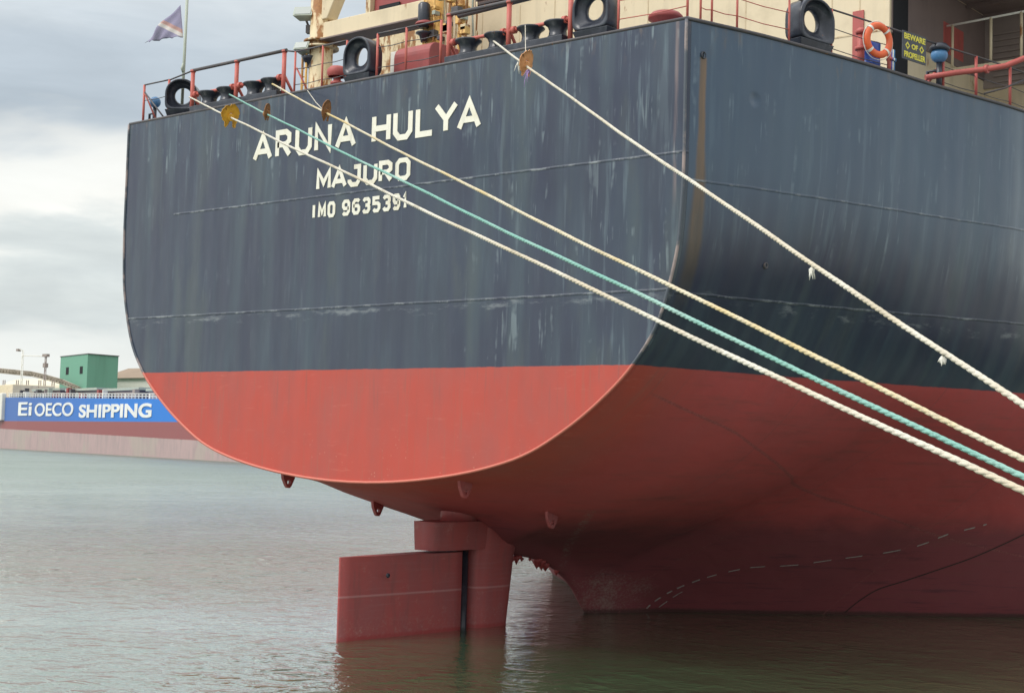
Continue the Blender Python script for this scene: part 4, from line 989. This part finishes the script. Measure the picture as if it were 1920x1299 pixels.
# rat guards: slotted discs threaded on the ropes, each with a thin lanyard to the rail
def rat_guard(i, px, R_, mat_, label, yaw=0, petals=0, tear=0, lany=None, pitch=0):
    p, d = rope_at(i, px); e = empty('rat_guard', p); e.rotation_euler = (Vector((d.x, d.y, d.z)).to_track_quat('Y', 'Z')).to_euler()
    mb = MB(); n = 40; vs = []
    for k in range(n + 1):
        a = -PI / 2 + .26 + (2 * PI - .52) * k / n; rr = R_ * (1 + tear * (math.sin(a * 3 + 1) * .35 + random.uniform(-.4, .4)) + (.35 * tear * 3 if k in (1, 2, n - 1, n - 2) else 0))
        for r, yy in ((.07, 0), (rr * .6, .035), (rr, 0)): vs.append((r * math.cos(a), yy, r * math.sin(a)))
    m_ = len(vs); vs += [(x, y + .02, z) for x, y, z in vs]; fs = []
    for k in range(n):
        for j in range(2):
            a = k * 3 + j; fs += [(a, a + 1, a + 4, a + 3), (m_ + a, m_ + a + 3, m_ + a + 4, m_ + a + 1)]
        a = k * 3 + 2; fs.append((a, a + 3, m_ + a + 3, m_ + a))
    for k in (0, n):
        for j in range(2):
            a = k * 3 + j; fs.append((a, m_ + a, m_ + a + 1, a + 1))
    mb.add(vs, fs, True); disc = mb.build('disc', mat_, e); disc.rotation_euler = (pitch, 0, yaw); disc.location = (0, 0, .07)
    mb = MB(); mb.lathe([(.10, -.07), (.12, 0), (.10, .12)], (0, 0, 0), 14, 'y'); mb.build('sleeve', mat_, e)
    tag(e, label, 'rat guard', 'rat guards on the mooring ropes')
    if lany:
        mb = MB(); q = Vector(lany) - p; mb.tube([(0, 0, .0), q * .5 + Vector((0, 0, -.05)), q], .012, 6); o = mb.build('lanyard', ROPE_W, None, loc=p)
        tag(o, lany_lab[i], 'cord')
    return e
lany_lab = {0: 'thin pale cord from the yellow rat guard up to the rail', 3: 'thin pale cord from the orange rat guard up to the rollers', 2: 'thin cord from the rusty brown rat guard nearest the ship name up to the rail', 1: 'thin cord from the small rusty guard on the green rope'}
rat_guard(0, 432, .33, GUARD_Y, 'bright yellow broken rat guard disc on the lowest off-white rope', .45, tear=.22, lany=(-7.5, .1, ZB + .1))
rat_guard(3, 986, .33, GUARD_O, 'orange rat guard tied with rags on the uppermost pale rope', .85, tear=.18, lany=(6.38, .12, ZB + .79))
rat_guard(1, 500, .26, GUARD_R, 'small rusty rat guard seen edge-on on the green rope', 1.05, tear=.1)
rat_guard(2, 611, .30, GUARD_R, 'rusty brown rat guard on the yellowed rope above the letters', .95, tear=.1, lany=(-2.6, .0, ZB + .05))
# rags and fluff
def rag(i, px, label, mat_, n=9, L_=.35, cat='rag'):
    p, d = rope_at(i, px); mb = MB()
    for k in range(n):
        a = random.uniform(0, 2 * PI); q = [Vector((0, 0, 0))]; v = Vector((math.cos(a) * .5, math.sin(a) * .5, random.uniform(-1, .1)))
        for s in range(4): q.append(q[-1] + v * L_ / 4); v += Vector((random.uniform(-.3, .3), random.uniform(-.3, .3), -.3))
        mb.tube(q, [.02, .018, .014, .009, .004], 5)
    mb.lathe([(.015, -.04), (.035, -.02), (.035, .02), (.015, .03)], (0, 0, -.03), 10)
    o = mb.build('cloth_rag' if cat == 'rag' else 'frayed_tuft', mat_, None, loc=p - Vector((0, 0, .06))); tag(o, label, cat)
rag(3, 972, 'white rag tied to the rope just left of the orange rat guard', WHITEP, 6, .22)
rag(3, 992, 'purple and white rag streamer hanging from the orange rat guard', paint('faded_purple_cloth', (.35, .22, .45), .9, (.5, .45, .5), .4, 0, 5), 4, .4)
rag(3, 1522, 'white frayed tuft hanging below the uppermost rope', WHITEP, 7, .10, 'tuft')
rag(3, 1768, 'small white frayed tuft near the right end of the uppermost rope', WHITEP, 5, .08, 'tuft')


# quay with bollards, beyond the right edge of the frame
CONC = paint('quay_concrete', (.36, .35, .32), .85, (.2, .19, .17), .5, .05, .5)
mb = MB(); mb.box((QX, -120, -3), (90, 260, QZ)); o = mb.build('quay', CONC, None, .05); tag(o, kind='structure')
for k, y in enumerate((-22.2,)):
    mb = MB(); mb.lathe([(.45, 0), (.45, .05), (.26, .12), (.24, .42), (.42, .56), (.44, .66), (.30, .76), (.01, .78)], (31.95, y, QZ), 28, 'z', False)
    o = mb.build('bollard', BLACKP); tag(o, 'black cast iron bollard holding the mooring ropes on the quay edge', 'bollard')

# ================================================================== far side of the harbour
a0 = at(0, 840, 2, 0); b0 = at(443, 866, 2, 0); dd = (b0 - a0); dd.z = 0; LS = dd.length; dd.normalize(); NV = Vector((dd.y, -dd.x, 0))
if NV.dot(CAM - a0) < 0: NV = -NV
FA = math.atan2(dd.y, dd.x)
far = empty('bulk_carrier', a0, FA); tag(far, 'distant cargo ship with blue upper hull, white company lettering and worn pinkish red bottom', 'cargo ship')
def farpaint():
    mt, t, b = material('far_hull_paint'); co = objco(t); sp = t.new('ShaderNodeSeparateXYZ'); t.l.new(co, sp.inputs[0]); x, y, z = sp.outputs
    n = t.noise(t.vmul(co, (.5, .5, .12)), 1, 5, .65); n2 = t.noise(co, .06, 3)
    blue = t.mix(t.step(x, 20, 150), (.06, .15, .42), (.02, .19, .62)); red = t.mix(n, (.30, .08, .08), (.27, .10, .10)); low = t.mix(t.step(n, .35, .7), (.45, .32, .31), (.37, .28, .27))
    low = t.mix(t.math('MULTIPLY', t.step(n2, .5, .6), .5), low, (.40, .36, .30))
    z1 = t.math('ADD', z, t.math('MULTIPLY', x, .011)); c = t.mix(t.step(t.math('ADD', z1, t.math('MULTIPLY', n, .3)), 7.25, 7.5), low, red)
    c = t.mix(t.step(z, 10.05, 10.2), c, blue)
    t.l.new(c, b.inputs['Base Color']); b.inputs['Roughness'].default_value = .55
    return mt
FARP = farpaint()
ftop = lambda s: 18.9 - .0142 * s
mb = MB(); vs = []; S_ = [-60, -30, -3, 20, 60, 100, 150, 200, 240, 320]; hb = [.5, 9, 14, 15, 15, 15, 15, 15, 15, 13]
for s, h in zip(S_, hb):
    y0 = 15 - h; y1 = 15 + h; zt = ftop(s)
    vs += [(s, y0, -1), (s, y0, zt), (s, y1, zt), (s, y1, -1)]
fs = []
for k in range(len(S_) - 1):
    for j in range(3): fs.append((4 * k + j, 4 * k + 4 + j, 4 * k + 5 + j, 4 * k + 1 + j))
fs += [(0, 1, 2, 3), tuple(4 * (len(S_) - 1) + j for j in (3, 2, 1, 0))]
sgn = 1 if Vector((-dd.y, dd.x, 0)).dot(NV) < 0 else -1      # local +y must point away from the camera
vs = [(x, y * sgn, z) for x, y, z in vs]
mb.add(vs, fs); mb.build('hull', FARP, far)
def far_text(s, s0, s1, z0, z1, off):
    cu = bpy.data.curves.new('t', 'FONT'); cu.body = s; cu.size = 1; cu.extrude = .01; cu.offset = off
    o = bpy.data.objects.new('t', cu); COL.objects.link(o); dg = bpy.context.evaluated_depsgraph_get(); me = bpy.data.meshes.new_from_object(o.evaluated_get(dg)); bpy.data.objects.remove(o)
    xs = [v.co.x for v in me.vertices]; ys = [v.co.y for v in me.vertices]
    for v in me.vertices:
        v.co.x = s0 + (v.co.x - min(xs)) / (max(xs) - min(xs)) * (s1 - s0); v.co.y = z0 + (v.co.y - min(ys)) / (max(ys) - min(ys)) * (z1 - z0); v.co.z *= 8
    o = link('company_lettering', me, FARW, far); o.rotation_euler = (PI / 2, 0, 0); o.location = (0, -.12 * sgn, 0)
FARW = paint('far_letter_paint', (.80, .80, .76), .6, (.5, .55, .6), .5, 0, .12)
def fs_(px, py):
    d = RX * (px - 960) + RD * (py - 649.5) + RF * 2800; k = NV.dot(a0 - CAM) / NV.dot(d); p = CAM + d * k - a0; return p.dot(dd), p.z
far_text('Ei', fs_(35, 770)[0], fs_(60, 770)[0], fs_(40, 779)[1], fs_(40, 754)[1], .015)
far_text('OECO', fs_(66, 770)[0], fs_(138, 770)[0], fs_(100, 780)[1], fs_(100, 755)[1], .015)
far_text('SHIPPING', fs_(149, 770)[0], fs_(285, 770)[0], fs_(215, 783)[1], fs_(215, 757)[1], .03)
# deck line of the far ship
random.seed(5)
mb = MB()
for k in range(70):
    s = 5 + k * 2.9; z = ftop(s); mb.box((s, 1 * sgn, z - .1), (s + (.9 if k % 7 == 0 else .3), 1.3 * sgn, z + 1.5))
for zz in (.75, 1.5): mb.tube([(3, 1.15 * sgn, ftop(3) + zz), (205, 1.15 * sgn, ftop(205) + zz)], .13, 5)
mb.build('bulwark_rail', WHITEP, far)
for k in range(5):
    s = 22 + k * 38; mb = MB(); mb.box((s, 5 * sgn, ftop(s) - .3), (s + 30, 24 * sgn, ftop(s) + 2.4)); mb.build('hatch_coaming', (BROWN, DARKRAIL, BROWN, SLATE, DARKRAIL)[k], far)
    mb = MB(); mb.box((s - 1, 4.5 * sgn, ftop(s) + 2.4), (s + 31, 24.5 * sgn, ftop(s) + 3.2)); mb.build('hatch_cover', GREYBOX, far)
for k in range(26):
    s = random.uniform(12, 200); h = random.uniform(1, 3.6); w = random.uniform(.5, 2.5)
    mb = MB(); mb.box((s, 2.5 * sgn, ftop(s) - .2), (s + w, 4 * sgn, ftop(s) + h)); mb.build('deck_fitting', random.choice([WHITEP, MAROON, DARKRAIL, GREYBOX, SLATE]), far)
mb = MB(); mb.box((-40, 4 * sgn, 14), (-1.5, 20 * sgn, 24)); mb.build('forecastle_house', CREAM, far, .2)
q0 = fs_(0, 745); mb = MB(); mb.box((-12, -.5 * sgn, 10.3), (1.0, 1.2 * sgn, ftop(0) + 1.6)); mb.build('bow_bulwark', WHITEP, far, .3)

# land structures
def FPt(px, py, y): return at(px, py, 1, y)
YB = 480.
c0, c1, c2 = FPt(165, 664, YB), FPt(114, 666, YB + 14), FPt(222, 672, YB + 22)
GREEN = paint('green_cladding', (.15, .36, .25), .6, (.22, .33, .27), .4, 0, .06)
b = empty('transfer_house', (c0.x, c0.y, 0)); tag(b, 'green clad tower house with two narrow windows beyond the far ship', 'building')
p = [Vector((0, 0, 0)), Vector((c1.x - c0.x, c1.y - c0.y, 0)), Vector((c2.x - c0.x, c2.y - c0.y, 0))]; p.append(p[1] + p[2])
vs = [(q.x, q.y, z) for z in (1.5, c0.z) for q in (p[0], p[2], p[3], p[1])]
mb = MB(); mb.add(vs, [(0, 1, 5, 4), (1, 2, 6, 5), (2, 3, 7, 6), (3, 0, 4, 7), (4, 5, 6, 7)]); mb.build('wall', GREEN, b)
vs = [(q.x * 1.0 + (p[3].x / 2 - q.x) * -.03, q.y + (p[3].y / 2 - q.y) * -.03, z) for z in (c0.z + .01, c0.z + .5) for q in (p[0], p[2], p[3], p[1])]
mb = MB(); mb.add(vs, [(0, 3, 2, 1), (0, 1, 5, 4), (1, 2, 6, 5), (2, 3, 7, 6), (3, 0, 4, 7), (4, 5, 6, 7)]); mb.build('roof', DARKRAIL, b)
for px in (128, 154):
    q = (165 - px) / 51.; w0 = p[1] * (q - .055); w1 = p[1] * (q + .045); nrm = Vector((p[1].y, -p[1].x, 0)).normalized()
    if nrm.dot(CAM - c0) < 0: nrm = -nrm
    za, zb = c0.z - 24 * c0.length / 3400, c0.z - 5
    za = FPt(px, 700, YB).z; zb = FPt(px, 686, YB).z
    mb = MB(); r_ = [w0 + nrm * .15, w1 + nrm * .15, w1 - nrm * .1, w0 - nrm * .1]; vs = [(v.x, v.y, z) for z in (za, zb) for v in r_]
    mb.add(vs, [(0, 1, 5, 4), (1, 2, 6, 5), (2, 3, 7, 6), (3, 0, 4, 7), (4, 5, 6, 7), (0, 3, 2, 1)]); mb.build('window', DARKGAP, b)
# warehouse with tan roof
w0, w1 = FPt(218, 689, YB + 60), FPt(330, 693, YB + 60)
TAN = paint('tan_roof_sheet', (.30, .22, .15), .7, (.2, .16, .1), .3, 0, .05)
b = empty('warehouse', (w0.x, w0.y, 0)); tag(b, 'pale warehouse with tan sloping roof to the right of the green tower', 'building')
Lw = w1.x - w0.x; ze = FPt(240, 709, YB + 50).z
mb = MB(); mb.box((0, -10, 1), (Lw, 30, ze)); mb.build('wall', WHITEP, b)
mb = MB(); mb.add([(-1, -12, ze), (Lw, -12, ze), (Lw, 10, w0.z), (-1, 10, w0.z), (Lw, 32, ze), (-1, 32, ze)], [(0, 1, 2, 3), (3, 2, 4, 5), (0, 3, 5), (1, 4, 2), (0, 5, 4, 1)]); mb.build('roof', TAN, b)
PALEST = paint('weathered_pale_steel', (.36, .31, .24), .7, (.25, .2, .15), .5, .1, .1)
h0, h1 = FPt(4, 712, YB + 25), FPt(114, 716, YB + 25); b = empty('storage_dome', (h0.x, h0.y, 0)); tag(b, 'long cream storage hall with arched roof under the conveyor gallery', 'building')
Lh = h1.x - h0.x; zh = FPt(60, 706, YB + 25).z; ze_ = FPt(60, 728, YB + 25).z; mb = MB(); vs = []; nn_ = 14
for x in (0, Lh):
    vs += [(x, 0, 1)] + [(x, 22 - 22 * math.cos(PI * i / nn_), ze_ + (zh - ze_) * math.sin(PI * i / nn_)) for i in range(nn_ + 1)] + [(x, 44, 1)]
k = nn_ + 3; mb.add(vs, [(i, i + 1, k + i + 1, k + i) for i in range(k - 1)] + [tuple(range(k)), tuple(reversed(range(k, 2 * k)))]); mb.build('hall_shell', paint('cream_hall_sheet', (.72, .66, .50), .6, (.5, .42, .28), .4, .05, .05), b)
# conveyor gallery on trestles
mb = MB(); e = empty('conveyor_gallery', FPt(0, 740, YB)); e.location.z = 0; ex = e.location
tag(e, 'curved conveyor gallery on trestles at the left behind the far ship', 'conveyor')
path = [(-60, 689), (0, 691), (30, 694), (60, 697), (90, 704), (118, 712), (150, 726)]
pp = [FPt(a, b_, YB) - ex for a, b_ in path]
for q, r in zip(pp[:-1], pp[1:]):
    n = max(int((r - q).length / 3), 1)
    for dz in (0, -2.6): mb.tube([q + Vector((0, 0, dz)), r + Vector((0, 0, dz))], .35, 5)
    for k in range(n):
        a_ = q.lerp(r, k / n); b_ = q.lerp(r, (k + 1) / n); mb.tube([a_, b_ + Vector((0, 0, -2.6))], .22, 4); mb.tube([a_, a_ + Vector((0, 0, -2.6))], .22, 4)
mb.build('truss', PALEST, e)
mb = MB()
for q, r in zip(pp[:-1], pp[1:]): mb.tube([q + Vector((0, 1, -1.3)), r + Vector((0, 1, -1.3))], 1.0, 6)
mb.build('belt_casing', PALEST, e)
for px in (8, 33, 52, 75, 100):
    q = FPt(px, 708, YB) - ex; mb = MB(); mb.tube([(q.x - 1, q.y, q.z - 1.5), (q.x - 2, q.y, 1)], .35, 5); mb.tube([(q.x + 1, q.y, q.z - 1.5), (q.x + 2, q.y, 1)], .35, 5)
    mb.tube([(q.x - 1.5, q.y, q.z * .5), (q.x + 1.5, q.y, q.z * .75)], .2, 4); mb.build('trestle', SLATE, e)
# masts
def mast(px, pt, label, cat, arm=None, head=None):
    q = FPt(px, pt, YB - 30); e = empty('lattice_mast' if arm else 'light_mast', (q.x, q.y, 0)); tag(e, label, cat)
    mb = MB(); w = .9
    for sx in (-w, w):
        mb.tube([(sx * 1.3, 0, 1), (sx * .7, 0, q.z)], .28, 5)
    for k in range(10): z0, z1 = 3 + (q.z - 4) * k / 10, 3 + (q.z - 4) * (k + 1) / 10; mb.tube([(-w, 0, z0), (w, 0, z1)], .14, 4)
    mb.build('mast_frame', WHITEP if arm else SLATE, e)
    if arm:
        q2 = FPt(*arm, YB - 30) - q; mb = MB(); mb.tube([(0, 0, q.z - 3), (q2.x, q2.y, q.z - 3 + q2.z + 3)], .3, 5); mb.tube([(0, 0, q.z), (-4.5, 0, q.z + .8)], .25, 5); mb.build('boom', WHITEP, e)
        mb = MB(); mb.box((-5.5, -1, q.z - .4), (-3.5, 1, q.z + 1)); mb.build('boom_head', SLATE, e)
    if head: mb = MB(); mb.box((-2.2, -1, q.z), (2.2, 1, q.z + 1.6)); mb.box((-1.2, -1, q.z - 6), (1.2, 1, q.z - 3.6)); mb.build('lamp_cluster', SLATE, e)
mast(43, 657, 'tall pale lattice mast with a boom, leftmost behind the far ship', 'mast', arm=(86, 668))
mast(86, 669, 'grey mast with lamp cluster between the boom mast and the green tower', 'mast', head=True)
# the low shore they stand on
SH = paint('shore_ground', (.22, .2, .17), .9, (.15, .14, .1), .5, 0, .02)
mb = MB(); mb.box((-1600, 415, -1), (-150, 1500, 1.6)); o = mb.build('shore', SH); tag(o, kind='structure')
